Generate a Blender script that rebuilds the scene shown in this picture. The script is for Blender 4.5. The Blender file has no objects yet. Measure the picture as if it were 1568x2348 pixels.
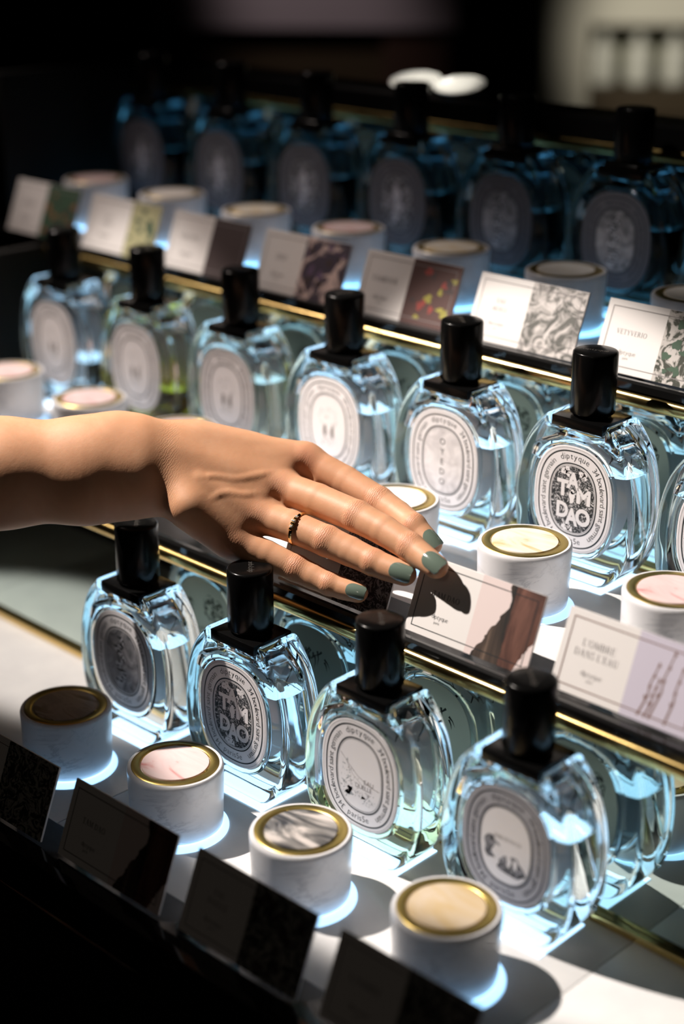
import bpy, bmesh, math, random
import numpy as np
from mathutils import Vector, Matrix
random.seed(7); rng = np.random.default_rng(7)
PI = math.pi
CM = 0.01                      # every builder below works in centimetres
OZ = 90.0                      # height of the lowest tier above the shop floor, cm
SC = bpy.context.scene
COL = SC.collection

# ------------------------------------------------------------------ camera
F_PX, PITCH, AZ, ROLL = 3763.2, 0.370244, 0.755509, 0.00471
CAM = Vector((68.032, -63.950, 55.097 + OZ))
FW = Vector((-math.sin(AZ)*math.cos(PITCH), math.cos(AZ)*math.cos(PITCH), -math.sin(PITCH)))
R0 = Vector((math.cos(AZ), math.sin(AZ), 0)); U0 = R0.cross(FW)
RT = R0*math.cos(ROLL) + U0*math.sin(ROLL); UP = -R0*math.sin(ROLL) + U0*math.cos(ROLL)
cd = bpy.data.cameras.new('camera'); cam = bpy.data.objects.new('camera', cd); COL.objects.link(cam)
cam.matrix_world = Matrix(((RT.x, UP.x, -FW.x, CAM.x*CM), (RT.y, UP.y, -FW.y, CAM.y*CM), (RT.z, UP.z, -FW.z, CAM.z*CM), (0, 0, 0, 1)))
cd.sensor_fit = 'VERTICAL'; cd.sensor_height = 36.0; cd.sensor_width = 24.04
cd.lens = F_PX/2348*36.0
cd.clip_start = 0.02; cd.clip_end = 30
cd.dof.use_dof = True; cd.dof.focus_distance = 1.020; cd.dof.aperture_fstop = 2.7
SC.camera = cam
# ------------------------------------------------------------------ world, view
w = bpy.data.worlds.new('world'); SC.world = w; w.use_nodes = True
w.node_tree.nodes['Background'].inputs[0].default_value = (0.9, 0.8, 0.65, 1)
w.node_tree.nodes['Background'].inputs[1].default_value = 0.020
vs = SC.view_settings; vs.view_transform = 'Standard'; vs.look = 'None'; vs.exposure = 0.0; vs.gamma = 1.0; vs.use_curve_mapping = False
cy = SC.cycles
cy.use_denoising = True; cy.max_bounces = 18; cy.transmission_bounces = 16; cy.glossy_bounces = 8; cy.diffuse_bounces = 4
cy.transparent_max_bounces = 8; cy.caustics_reflective = True; cy.caustics_refractive = True; cy.blur_glossy = 0.5
cy.sample_clamp_indirect = 3.0; cy.sample_clamp_direct = 0
# ------------------------------------------------------------------ ceiling spotlights and added fill spots
def spot(loc, target, power, angle, blend, col, size):
    l = bpy.data.lights.new('shop_and_fill_spot', 'SPOT'); l.energy = power; l.spot_size = math.radians(angle); l.spot_blend = blend
    l.color = col; l.shadow_soft_size = size
    o = bpy.data.objects.new('shop_and_fill_spot', l); COL.objects.link(o)
    a = Vector(loc)*CM; a.z += OZ*CM; b = Vector(target)*CM; b.z += OZ*CM
    o.location = a; o.rotation_euler = (b-a).to_track_quat('-Z', 'Y').to_euler()
    return o
WARM = (1.0, 0.90, 0.82)
spot((-80, -34, 130), (16.0, 14.5, 2), 205, 17.5, 0.25, WARM, 0.010)
spot((-108, -8, 135), (-27, 13, 4), 108, 15, 0.30, WARM, 0.010)
spot((-118, 6, 150), (-34, 24, 26), 62, 22, 0.8, (1.0, 0.84, 0.76), 0.012)
spot((-40, -30, 150), (4, 42, 34), 30, 12, 0.8, WARM, 0.02)  # added spot that brings up the top tier's brass rail
spot((60, -170, 130), (10, 0, 0), 2.2, 60, 1.0, (1.0, 0.86, 0.72), 0.05)  # added weak fill from behind the camera, keeps the front cards faintly visible

# ------------------------------------------------------------------ helpers
def px(x, y, d):                # a spot seen at (x, y) of the 1568 x 2348 survey photograph, d cm in front of it, as a place in the shop
    v = CAM + (FW + RT*((x-784)/F_PX) - UP*((y-1174)/F_PX))*d
    return v
def link(name, me, mat=None, parent=None, loc=None, rot=None):
    o = bpy.data.objects.new(name, me); COL.objects.link(o)
    if mat is not None:
        for m in (mat if isinstance(mat, (list, tuple)) else [mat]): me.materials.append(m)
    if parent is not None: o.parent = parent
    if loc is not None: o.location = Vector(loc)*CM
    if rot is not None: o.rotation_euler = rot
    return o
def mesh(verts, faces, smooth=None, mats=None):
    me = bpy.data.meshes.new('mesh')
    me.from_pydata([(v[0]*CM, v[1]*CM, v[2]*CM) for v in verts], [], faces)
    if mats: me.polygons.foreach_set('material_index', mats)
    me.update()
    if smooth is not None:
        bm = bmesh.new(); bm.from_mesh(me)
        lim = math.radians(smooth)
        for e in bm.edges:
            e.smooth = len(e.link_faces) != 2 or e.calc_face_angle(0) < lim
        for f in bm.faces: f.smooth = True
        bm.to_mesh(me); bm.free()
    return me
def empty(name, loc, label=None, cat=None, group=None, rotz=0, kind=None):
    o = bpy.data.objects.new(name, None); COL.objects.link(o); o.empty_display_size = 0.01
    o.location = (loc[0]*CM, loc[1]*CM, (loc[2]+OZ)*CM); o.rotation_euler = (0, 0, rotz)
    tag(o, label, cat, group, kind); return o
def tag(o, label=None, cat=None, group=None, kind=None):
    if label: o['label'] = label
    if cat: o['category'] = cat
    if group: o['group'] = group
    if kind: o['kind'] = kind
    return o
def copy_tree(o, parent=None):
    c = o.copy(); COL.objects.link(c); c.parent = parent
    for ch in o.children: copy_tree(ch, c)
    return c
def lathe_data(prof, n=64, close=True):
    vs_, fs = [], []
    m = len(prof)
    for r, z in prof:
        for i in range(n):
            a = 2*PI*i/n; vs_.append((r*math.cos(a), r*math.sin(a), z))
    for j in range(m-1):
        for i in range(n):
            k = (i+1) % n
            fs.append((j*n+i, j*n+k, (j+1)*n+k, (j+1)*n+i))
    if close:
        fs.append(tuple(reversed(range(n)))); fs.append(tuple((m-1)*n+i for i in range(n)))
    return vs_, fs
def lathe(prof, n=64, smooth=35, close=True):
    return mesh(*lathe_data(prof, n, close), smooth=smooth)
def box_data(a, b):
    (x0, y0, z0), (x1, y1, z1) = a, b
    v = [(x0,y0,z0),(x1,y0,z0),(x1,y1,z0),(x0,y1,z0),(x0,y0,z1),(x1,y0,z1),(x1,y1,z1),(x0,y1,z1)]
    return v, [(0,3,2,1),(4,5,6,7),(0,1,5,4),(1,2,6,5),(2,3,7,6),(3,0,4,7)]
def box(a, b, bev=0.0, seg=2):
    me = mesh(*box_data(a, b))
    if bev > 0:
        bm = bmesh.new(); bm.from_mesh(me)
        bmesh.ops.bevel(bm, geom=list(bm.edges), offset=bev*CM, segments=seg, profile=0.5, affect='EDGES')
        for e in bm.edges: e.smooth = e.calc_face_angle(0) < math.radians(35)
        for f in bm.faces: f.smooth = True
        bm.to_mesh(me); bm.free()
    return me
def prism_x(prof, x0, x1, smooth=None):   # profile of (y, z) run along x
    n = len(prof)
    v = [(x0, y, z) for y, z in prof] + [(x1, y, z) for y, z in prof]
    f = [(i, (i+1) % n, n+(i+1) % n, n+i) for i in range(n)] + [tuple(reversed(range(n))), tuple(range(n, 2*n))]
    me = mesh(v, f)
    bm = bmesh.new(); bm.from_mesh(me); bmesh.ops.recalc_face_normals(bm, faces=bm.faces); bm.to_mesh(me); bm.free()
    return me
class MB:
    def __init__(s): s.v = []; s.f = []; s.m = []
    def add(s, v, f, mi=0):
        o = len(s.v); s.v += [tuple(q) for q in v]; s.f += [tuple(i+o for i in q) for q in f]; s.m += [mi]*len(f)
    def me(s, smooth=None): return mesh(s.v, s.f, smooth, s.m)

# ------------------------------------------------------------------ materials
def mat(name, col=(0.8,0.8,0.8), rough=0.5, metal=0.0, spec=0.5, coat=0.0, emit=None, es=0.0, sss=0.0):
    m = bpy.data.materials.new(name); m.use_nodes = True
    b = m.node_tree.nodes['Principled BSDF']
    b.inputs['Base Color'].default_value = (*col, 1); b.inputs['Roughness'].default_value = rough
    b.inputs['Metallic'].default_value = metal; b.inputs['Specular IOR Level'].default_value = spec
    b.inputs['Coat Weight'].default_value = coat; b.inputs['Coat Roughness'].default_value = 0.08
    if emit: b.inputs['Emission Color'].default_value = (*emit, 1); b.inputs['Emission Strength'].default_value = es
    return m
def N(m, t, **k):
    n = m.node_tree.nodes.new(t)
    for a, b in k.items(): setattr(n, a, b)
    return n
def L(m, a, b): m.node_tree.links.new(a, b)
def ramp(m, stops, interp='LINEAR'):
    r = N(m, 'ShaderNodeValToRGB'); r.color_ramp.interpolation = interp
    e = r.color_ramp.elements
    while len(e) < len(stops): e.new(0.5)
    for q, (p, c) in zip(e, stops): q.position = p; q.color = (*c, 1)
    return r
def noise(m, scale, detail=4, rough=0.5, dist=0.0, stretch=None, rot=None):
    tc = N(m, 'ShaderNodeTexCoord'); mp = N(m, 'ShaderNodeMapping'); L(m, tc.outputs['Object'], mp.inputs[0])
    if stretch: mp.inputs['Scale'].default_value = stretch
    if rot: mp.inputs['Rotation'].default_value = rot
    n = N(m, 'ShaderNodeTexNoise'); n.inputs['Scale'].default_value = scale; n.inputs['Detail'].default_value = detail
    n.inputs['Roughness'].default_value = rough; n.inputs['Distortion'].default_value = dist
    L(m, mp.outputs[0], n.inputs['Vector']); return n
def bump(m, src, strength=0.2, dist=0.0005):
    b = N(m, 'ShaderNodeBump'); b.inputs['Strength'].default_value = strength; b.inputs['Distance'].default_value = dist
    L(m, src, b.inputs['Height']); L(m, b.outputs[0], m.node_tree.nodes['Principled BSDF'].inputs['Normal']); return b
def BS(m): return m.node_tree.nodes['Principled BSDF']
def glassmat(name, ior, col=(1,1,1), rough=0.0):
    m = bpy.data.materials.new(name); m.use_nodes = True; nt = m.node_tree; nt.nodes.clear()
    g = nt.nodes.new('ShaderNodeBsdfGlass'); g.inputs['IOR'].default_value = ior; g.inputs['Color'].default_value = (*col, 1)
    g.inputs['Roughness'].default_value = rough
    o = nt.nodes.new('ShaderNodeOutputMaterial'); nt.links.new(g.outputs[0], o.inputs[0]); return m

M = {}
M['glass'] = glassmat('clear_glass', 1.5, (0.985, 0.994, 0.997))
M['glass_dark'] = glassmat('shade_tinted_glass', 1.5, (0.72, 0.78, 0.80))  # clear glass tinted darker: the unlit look of the top tier as colour
def liquid_mats(tag_, col):
    return [glassmat('liquid_side_'+tag_, 1.36/1.5, col), glassmat('liquid_top_'+tag_, 1.36, (0.97, 1, 1))]
LIQ = {'clear': liquid_mats('clear', (0.97, 0.99, 0.99)), 'pale': liquid_mats('pale', (0.93, 0.93, 0.78)), 'green': liquid_mats('green', (0.46, 0.40, 0.02)),
       'grey': liquid_mats('grey', (0.90, 0.92, 0.88)), 'shade_tint': liquid_mats('shade_tint', (0.30, 0.36, 0.36))}  # last entry is darkened, top tier shade put into the liquid colour
M['black'] = mat('black_lacquer', (0.003, 0.003, 0.003), 0.22, spec=0.12)
M['black_gloss'] = mat('black_polished_ledge', (0.006, 0.006, 0.006), 0.08, spec=0.6)
M['black_matt'] = mat('black_matt_panel', (0.006, 0.006, 0.005), 0.55, spec=0.3)
M['brass'] = mat('polished_brass', (0.72, 0.52, 0.20), 0.22, metal=1.0)
n_ = noise(M['brass'], 300, 3, stretch=(0.04, 1, 1)); bump(M['brass'], n_.outputs[0], 0.25, 0.0004)
M['gold'] = mat('satin_gold', (0.62, 0.47, 0.15), 0.33, metal=1.0)
M['ring_gold'] = mat('bright_gold', (0.95, 0.72, 0.36), 0.10, metal=1.0)
M['mirror'] = mat('tinted_mirror', (0.50, 0.60, 0.57), 0.015, metal=1.0)
M['white'] = mat('white_lacquer_floor', (0.80, 0.80, 0.80), 0.22, spec=0.5)
n_ = noise(M['white'], 40, 5); r_ = ramp(M['white'], [(0.3, (0.76, 0.76, 0.765)), (0.7, (0.84, 0.84, 0.835))]); L(M['white'], n_.outputs[0], r_.inputs[0]); L(M['white'], r_.outputs[0], BS(M['white']).inputs['Base Color'])
M['light'] = mat('light_panel', (0.9, 0.9, 0.9), 0.4, emit=(0.42, 0.71, 1.0), es=2.1)
M['light_disc'] = mat('light_disc', (0.9, 0.9, 0.9), 0.4, emit=(0.34, 0.64, 1.0), es=1.9)
M['light_top'] = mat('light_panel_top', (0.9, 0.9, 0.9), 0.4, emit=(0.22, 0.60, 1.0), es=2.4)
M['label'] = mat('label_paper', (0.80, 0.78, 0.80), 0.55)
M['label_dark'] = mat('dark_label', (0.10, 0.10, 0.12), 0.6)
M['ink'] = mat('black_ink', (0.012, 0.018, 0.022), 0.5)
M['ink_red'] = mat('maroon_ink', (0.09, 0.02, 0.03), 0.5)
M['ink_green'] = mat('dark_green_ink', (0.03, 0.07, 0.07), 0.5)
M['ink_grey'] = mat('grey_ink', (0.22, 0.20, 0.20), 0.5)
M['ink_silver'] = mat('silver_ink', (0.45, 0.45, 0.50), 0.45)
M['paper'] = mat('card_paper', (0.82, 0.79, 0.77), 0.6)
M['paper_edge'] = mat('card_edge', (0.86, 0.84, 0.82), 0.7)
def marble(name, base, vein, amt=0.5, scale=14, rough=0.28, warp=2.5, lo=0.50, hi=0.60):
    m = mat(name, base, rough)
    n = noise(m, scale, 8, 0.6, warp, stretch=(1, 1, 2.4), rot=(0.2, 0.5, 0.3))
    s = N(m, 'ShaderNodeMath', operation='SUBTRACT'); s.inputs[1].default_value = 0.5; L(m, n.outputs[0], s.inputs[0])
    a = N(m, 'ShaderNodeMath', operation='ABSOLUTE'); L(m, s.outputs[0], a.inputs[0])
    r = ramp(m, [(0.0, (amt,)*3), (0.045, (0, 0, 0))]); L(m, a.outputs[0], r.inputs[0])
    n2 = noise(m, scale*0.5, 3); r2 = ramp(m, [(lo, (0, 0, 0)), (hi+0.1, (1, 1, 1))]); L(m, n2.outputs[0], r2.inputs[0])
    mu = N(m, 'ShaderNodeMath', operation='MULTIPLY'); L(m, r.outputs[0], mu.inputs[0]); L(m, r2.outputs[0], mu.inputs[1])
    mx = N(m, 'ShaderNodeMix', data_type='RGBA'); L(m, mu.outputs[0], mx.inputs[0])
    mx.inputs[6].default_value = (*base, 1); mx.inputs[7].default_value = (*vein, 1); L(m, mx.outputs[2], BS(m).inputs['Base Color'])
    return m
M['marble'] = marble('white_marble', (0.80, 0.80, 0.82), (0.34, 0.35, 0.39), 0.55, 20, lo=0.44, hi=0.50)
def streak(name, stops, scale=26, rot=0.6, dist=1.2, stretch=(1, 3, 1)):
    m = mat(name, stops[0][1], 0.3, coat=0.3)
    n = noise(m, scale, 4, 0.55, dist, stretch=stretch, rot=(0, 0, rot)); r = ramp(m, stops); L(m, n.outputs[0], r.inputs[0]); L(m, r.outputs[0], BS(m).inputs['Base Color']); return m
STONE = {
 'brown': streak('taupe_stone', [(0.40, (0.36, 0.30, 0.25)), (0.52, (0.45, 0.38, 0.33)), (0.60, (0.26, 0.20, 0.13))]),
 'pink': streak('pink_stone', [(0.38, (0.82, 0.66, 0.65)), (0.55, (0.80, 0.60, 0.59)), (0.66, (0.66, 0.28, 0.27))], 22),
 'grey': streak('grey_stone', [(0.38, (0.05, 0.05, 0.055)), (0.48, (0.25, 0.24, 0.23)), (0.56, (0.62, 0.57, 0.54)), (0.75, (0.70, 0.65, 0.62))], 18),
 'tan': streak('tan_stone', [(0.35, (0.68, 0.57, 0.44)), (0.60, (0.62, 0.46, 0.24))], 16),
 'cream': streak('cream_stone', [(0.40, (0.88, 0.83, 0.74)), (0.52, (0.86, 0.77, 0.60)), (0.62, (0.74, 0.54, 0.26))], 20),
 'white': streak('white_stone', [(0.40, (0.85, 0.82, 0.78)), (0.7, (0.80, 0.74, 0.66))], 18),
}

# ------------------------------------------------------------------ lettering (flat print)
_tc = {}
def glyph(ch, bold=0.0):
    k = (ch, bold)
    if k in _tc: return _tc[k]
    c = bpy.data.curves.new('t', 'FONT'); c.body = ch; c.size = 1.0; c.offset = bold; c.resolution_u = 3; c.fill_mode = 'FRONT'
    o = bpy.data.objects.new('t', c); COL.objects.link(o); bpy.context.view_layer.update()
    dg = bpy.context.evaluated_depsgraph_get(); me = o.evaluated_get(dg).to_mesh()
    v = [(q.co.x, q.co.y) for q in me.vertices]; f = [tuple(p.vertices) for p in me.polygons]
    o.evaluated_get(dg).to_mesh_clear(); bpy.data.objects.remove(o); bpy.data.curves.remove(c)
    if v: x0 = min(q[0] for q in v); x1 = max(q[0] for q in v)
    else: x0, x1 = 0, 0.25
    _tc[k] = (v, f, x0, x1); return _tc[k]
def word(txt, size, bold=0.0, sp=0.07):
    """list of (glyph verts centred on x, faces, centre, width) laid on a line from 0"""
    out, x = [], 0.0
    for ch in txt:
        if ch == ' ': x += 0.30*size; continue
        v, f, x0, x1 = glyph(ch, bold); wd = (x1-x0)*size
        out.append(([((a-(x0+x1)/2)*size, b*size) for a, b in v], f, x+wd/2)); x += wd+sp*size
    return out, x-sp*size
def flat_word(mb, txt, cx, cz, size, mi=0, bold=0.0, y=0.0, rot=0.0, sx=1.0, sp=0.07):
    gl, W = word(txt, size, bold, sp); c, s = math.cos(rot), math.sin(rot)
    for v, f, x in gl:
        q = [((a+x-W/2)*sx, b) for a, b in v]
        mb.add([(cx+a*c-b*s, y, cz+a*s+b*c) for a, b in q], f, mi)
# serif capitals: stems, hairlines and bowls as strokes with little feet
def stroke(mb, x0, z0, x1, z1, w0, T, mi, y):
    dx, dz = x1-x0, z1-z0; l = math.hypot(dx, dz) or 1; nx, nz = -dz/l*w0/2, dx/l*w0/2
    mb.add([T(x0+nx, z0+nz, y), T(x1+nx, z1+nz, y), T(x1-nx, z1-nz, y), T(x0-nx, z0-nz, y)], [(3, 2, 1, 0)], mi)
def arcs(mb, cx, cz, rx, rz, a0, a1, thin, thick, T, mi, y, n=18):
    v = []
    for i in range(n+1):
        a = a0+(a1-a0)*i/n; t = thin+(thick-thin)*abs(math.cos(a))
        v.append(T(cx+rx*math.cos(a), cz+rz*math.sin(a), y)); v.append(T(cx+(rx-t)*math.cos(a), cz+(rz-t)*math.sin(a), y))
    mb.add(v, [(2*i, 2*i+2, 2*i+3, 2*i+1) for i in range(n)], mi)
K, H_ = 0.13, 0.045
SER = {'T': (0.72, [(0.36,0,0.36,1,K),(0.02,0.98,0.70,0.98,H_),(0.03,0.98,0.03,0.82,H_),(0.69,0.98,0.69,0.82,H_),(0.22,0.02,0.50,0.02,H_)], []),
 'A': (0.80, [(0.40,1,0.10,0,H_),(0.38,1,0.68,0,K),(0.19,0.34,0.58,0.34,H_),(0,0.02,0.22,0.02,H_),(0.54,0.02,0.80,0.02,H_)], []),
 'M': (0.98, [(0.14,0,0.14,1,H_),(0.84,0,0.84,1,K),(0.14,1,0.48,0.06,K),(0.48,0.06,0.82,1,H_),(0.03,0.02,0.26,0.02,H_),(0.70,0.02,0.98,0.02,H_),(0.02,0.98,0.16,0.98,H_),(0.82,0.98,0.97,0.98,H_)], []),
 'D': (0.82, [(0.16,0,0.16,1,K),(0.03,0.02,0.36,0.02,H_),(0.03,0.98,0.36,0.98,H_)], [(0.34,0.5,0.44,0.5,-PI/2,PI/2)]),
 'O': (0.90, [], [(0.44,0.5,0.42,0.52,0,2*PI)]),
 'L': (0.64, [(0.16,0,0.16,1,K),(0.03,0.02,0.60,0.02,H_),(0.03,0.98,0.30,0.98,H_),(0.60,0.02,0.62,0.22,H_)], []),
 'B': (0.66, [(0.16,0,0.16,1,K),(0.03,0.02,0.36,0.02,H_),(0.03,0.98,0.34,0.98,H_),(0.16,0.53,0.34,0.53,H_)], [(0.32,0.755,0.26,0.245,-PI/2,PI/2),(0.34,0.27,0.30,0.27,-PI/2,PI/2)]),
 'R': (0.76, [(0.16,0,0.16,1,K),(0.03,0.02,0.30,0.02,H_),(0.03,0.98,0.34,0.98,H_),(0.34,0.48,0.70,0.0,K*0.9),(0.16,0.50,0.34,0.50,H_)], [(0.32,0.74,0.28,0.26,-PI/2,PI/2)]),
 'E': (0.64, [(0.16,0,0.16,1,K),(0.03,0.02,0.58,0.02,H_),(0.03,0.98,0.56,0.98,H_),(0.16,0.52,0.44,0.52,H_),(0.58,0.02,0.61,0.2,H_),(0.56,0.98,0.57,0.8,H_),(0.44,0.42,0.44,0.62,H_)], []),
 'N': (0.84, [(0.14,0,0.14,1,H_),(0.14,1,0.72,0,K),(0.72,0,0.72,1,H_),(0.03,0.02,0.26,0.02,H_),(0.60,0.98,0.84,0.98,H_)], []),
 'S': (0.56, [(0.46,0.98,0.47,0.76,H_),(0.06,0.02,0.05,0.26,H_)], [(0.27,0.745,0.21,0.255,0.5,PI*1.35),(0.27,0.255,0.23,0.255,-PI*0.75,PI*0.42)]),
 'V': (0.78, [(0.10,1,0.40,0,K),(0.40,0,0.68,1,H_),(0,0.98,0.24,0.98,H_),(0.56,0.98,0.78,0.98,H_)], []),
 'Y': (0.74, [(0.08,1,0.37,0.46,K),(0.37,0.46,0.66,1,H_),(0.37,0,0.37,0.48,K),(0.22,0.02,0.52,0.02,H_),(0,0.98,0.2,0.98,H_),(0.55,0.98,0.76,0.98,H_)], []),
 'I': (0.32, [(0.16,0,0.16,1,K),(0.03,0.02,0.29,0.02,H_),(0.03,0.98,0.29,0.98,H_)], []),
 'U': (0.80, [(0.16,0.36,0.16,1,K),(0.66,0.36,0.66,1,H_),(0.03,0.98,0.30,0.98,H_),(0.54,0.98,0.78,0.98,H_)], [(0.41,0.34,0.27,0.34,PI,2*PI)]),
 "'": (0.16, [(0.08,0.74,0.08,1,0.08)], [])}
def serif(mb, txt, cx, cz, size, mi=0, y=0.0, sp=0.10):
    W = sum((0.35 if c == ' ' else SER[c][0]+sp) for c in txt)-sp; x = -W/2
    for c in txt:
        if c == ' ': x += 0.35; continue
        wd, st, ar = SER[c]
        T = lambda a, b, yy, x=x: (cx+(x+a)*size, yy, cz+b*size)
        for s in st: stroke(mb, *s, T, mi, y)
        for a in ar: arcs(mb, *a, 0.04, 0.13, T, mi, y)
        x += wd+sp
def oval(a, b, n=96, e=2.45, cx=0.0, cz=0.0):
    out = []
    for i in range(n):
        t = 2*PI*i/n; c, s = math.cos(t), math.sin(t)
        r = (abs(c/a)**e+abs(s/b)**e)**(-1/e); out.append((cx+r*c, cz+r*s))
    return out
def ring_band(mb, a, b, wd, y, mi=0, cx=0, cz=0, n=96):
    o = oval(a+wd/2, b+wd/2, n, cx=cx, cz=cz); i = oval(a-wd/2, b-wd/2, n, cx=cx, cz=cz)
    mb.add([(x, y, z) for x, z in o]+[(x, y, z) for x, z in i], [(k, (k+1) % n, n+(k+1) % n, n+k) for k in range(n)], mi)
def disc_poly(mb, pts, y, mi=0): mb.add([(x, y, z) for x, z in pts], [tuple(range(len(pts)))], mi)

# ------------------------------------------------------------------ the bottle
LCX, LCZ = 0.10, 5.62       # middle of the oval label
HALF = 1.72                 # half depth of the glass
OUT = [(0,0),(1.2,0),(2.35,0.0),(2.75,0.18),(3.35,0.72),(3.9,1.45),(4.28,2.3),(4.5,3.2),(4.6,4.3),(4.62,5.3),(4.55,6.3),(4.42,7.2),(4.2,8.1),(3.88,8.95),(3.45,9.72),(2.95,10.4),(2.50,10.86),(2.36,10.93),(2.22,10.90),(2.02,10.24),(1.2,10.2),(0,10.2)]
def fine_outline():
    # smooth the flank of the profile
    pts = []
    seg = OUT[3:17]
    P = [np.array(q, float) for q in seg]
    dense = []
    for i in range(len(P)-1):
        p0 = P[max(i-1, 0)]; p1 = P[i]; p2 = P[i+1]; p3 = P[min(i+2, len(P)-1)]
        for t in (0, 0.34, 0.67):
            dense.append(0.5*((2*p1)+(-p0+p2)*t+(2*p0-5*p1+4*p2-p3)*t*t+(-p0+3*p1-3*p2+p3)*t**3))
    dense.append(P[-1])
    right = [np.array(q, float) for q in OUT[:3]] + dense + [np.array(q, float) for q in OUT[17:]]
    left = [np.array((-q[0], q[1])) for q in reversed(right[1:-1])]
    return [tuple(q) for q in right+left]
def inset(poly, d):
    n = len(poly); out = []
    for i in range(n):
        p0 = np.array(poly[i-1]); p1 = np.array(poly[i]); p2 = np.array(poly[(i+1) % n])
        e1 = p1-p0; e2 = p2-p1; e1 /= (np.linalg.norm(e1)+1e-9); e2 /= (np.linalg.norm(e2)+1e-9)
        nn = np.array((-e1[1]-e2[1], e1[0]+e2[0])); l = np.linalg.norm(nn)
        nn = nn/l/max(0.6, l/2) if l > 1e-6 else nn
        out.append(tuple(p1+nn*d))
    return out
def glass_body():
    base = fine_outline(); n = len(base)
    ring_of = lambda q, y: [(x, y, z) for x, z in q]
    layers = []
    RR = 0.34
    for k in range(6):
        a = PI/2*k/5; layers.append((inset(base, RR*(1-math.sin(a))), -HALF+RR*(1-math.cos(a))*1.0))
    # front face relief: raised bead round the label
    cx, cz = LCX, LCZ
    def ov(a, b):
        pts = []
        for (x, z) in layers0:
            t = math.atan2(z-cz, x-cx); c, s = math.cos(t), math.sin(t); e = 2.45
            r = (abs(c/a)**e+abs(s/b)**e)**(-1/e); pts.append((cx+r*c, cz+r*s))
        return pts
    layers = []
    for k in range(6):
        a = PI/2*k/5; layers.append((inset(base, RR*(1-math.sin(a))), HALF-RR*math.sin(PI/2-a)-0 if False else HALF-RR+RR*math.cos(a)))
    layers0 = layers[0][0]
    V, Fc = [], []
    def addring(q, y):
        V.extend((x, y, z) for x, z in q)
    order = []
    def face_rings(sgn):
        return [(ov(3.42, 3.97), HALF-0.005), (ov(3.36, 3.91), HALF+0.05), (ov(3.26, 3.81), HALF+0.10), (ov(3.16, 3.70), HALF+0.06), (ov(3.11, 3.65), HALF-0.01), (ov(1.6, 1.9), HALF-0.01)]
    fr = [(q, -y) for q, y in reversed(face_rings(1))]+[(q, -y) for q, y in layers]
    bk = [(q, y) for q, y in reversed(layers)]+[(q, y) for q, y in face_rings(1)]
    allr = fr+bk
    for q, y in allr: addring(q, y)
    m = len(allr)
    for j in range(m-1):
        for i in range(n):
            k = (i+1) % n
            Fc.append((j*n+i, (j+1)*n+i, (j+1)*n+k, j*n+k))
    Fc.append(tuple(range(n))); Fc.append(tuple((m-1)*n+i for i in reversed(range(n))))
    Fc = [f for f in Fc if not all(V[q][2] < 0.001 for q in f)]    # the base stands flush on the light panel
    return V, Fc
def halfw(z):
    seg = OUT[2:17]
    for (x0, z0), (x1, z1) in zip(seg, seg[1:]):
        if z0 <= z <= z1: return x0+(x1-x0)*(z-z0)/(z1-z0+1e-9)
    return 2.3
def cav_ring(z, n=56, shrink=0.0):
    wx = halfw(z)-0.50-shrink; wy = 1.22-shrink
    if z < 1.7: k = math.sqrt(max(0.02, 1-((1.7-z)/0.75)**2)) ; wx *= 0.82+0.18*k; wy *= 0.6+0.4*k
    if z > 8.4: t = (z-8.4)/1.3; wx = wx*(1-0.55*t*t); 
    e = 6.5; out = []
    for i in range(n):
        t = 2*PI*i/n; c, s = math.cos(t), math.sin(t)
        r = (abs(c/wx)**e+abs(s/wy)**e)**(-1/e); out.append((r*c, r*s, z))
    return out
def cavity(z0, z1, top, bottom, flip, men=False):
    n = 56; zs = [z0+(z1-z0)*i/22 for i in range(23)]
    if z0 < 1.2: zs = [z0, z0+0.03, z0+0.09, z0+0.18, z0+0.32, z0+0.5, z0+0.75]+[z for z in zs if z > z0+0.8]
    V = []; Fc = []; mi = []
    for z in zs: V += cav_ring(z)
    m = len(zs)
    for j in range(m-1):
        for i in range(n):
            k = (i+1) % n; Fc.append((j*n+i, j*n+k, (j+1)*n+k, (j+1)*n+i)); mi.append(0)
    if bottom: Fc.append(tuple(reversed(range(n)))); mi.append(0)
    if top == 'liquid':
        r0 = (m-1)*n
        for sh, dz in ((0.05, -0.05), (0.12, -0.09), (0.24, -0.11)):
            b0 = len(V); V += [(x, y, z1+dz) for x, y, _ in cav_ring(z1, shrink=sh)]
            for i in range(n):
                k = (i+1) % n; Fc.append((r0+i, r0+k, b0+k, b0+i)); mi.append(1)
            r0 = b0
        Fc.append(tuple(r0+i for i in range(n))); mi.append(1)
    elif top: Fc.append(tuple((m-1)*n+i for i in range(n))); mi.append(0)
    if flip: Fc = [tuple(reversed(f)) for f in Fc]
    return V, Fc, mi
GB = glass_body()
def glass_mesh(level):
    mb = MB(); mb.add(*GB)
    v, f, _ = cavity(level, 9.55, True, False, True); mb.add(v, f)
    return mb.me(40)
def liquid_mesh(level):
    v, f, mi = cavity(0.95, level, 'liquid', True, False); return mesh(v, f, 40, mi)
CAP_PROF = [(1.30, 10.98), (1.36, 11.02), (1.38, 11.08), (1.45, 11.3), (1.45, 15.0), (1.43, 15.08), (1.37, 15.14), (1.30, 15.17), (0.6, 15.18), (0.05, 15.18)]
cap_me = lathe([(1.34, 11.12), (1.40, 11.14), (1.45, 11.22), (1.45, 14.99), (1.43, 15.09), (1.37, 15.16), (1.27, 15.19), (0.6, 15.19)], 72, 50)
neck_me = lathe([(1.20, 10.90), (1.24, 10.92), (1.24, 11.02), (1.02, 11.05), (1.02, 11.2)], 48, 30)
collar_me = box((-1.95, -1.65, 10.26), (1.95, 1.65, 10.92), 0.05)
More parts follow.
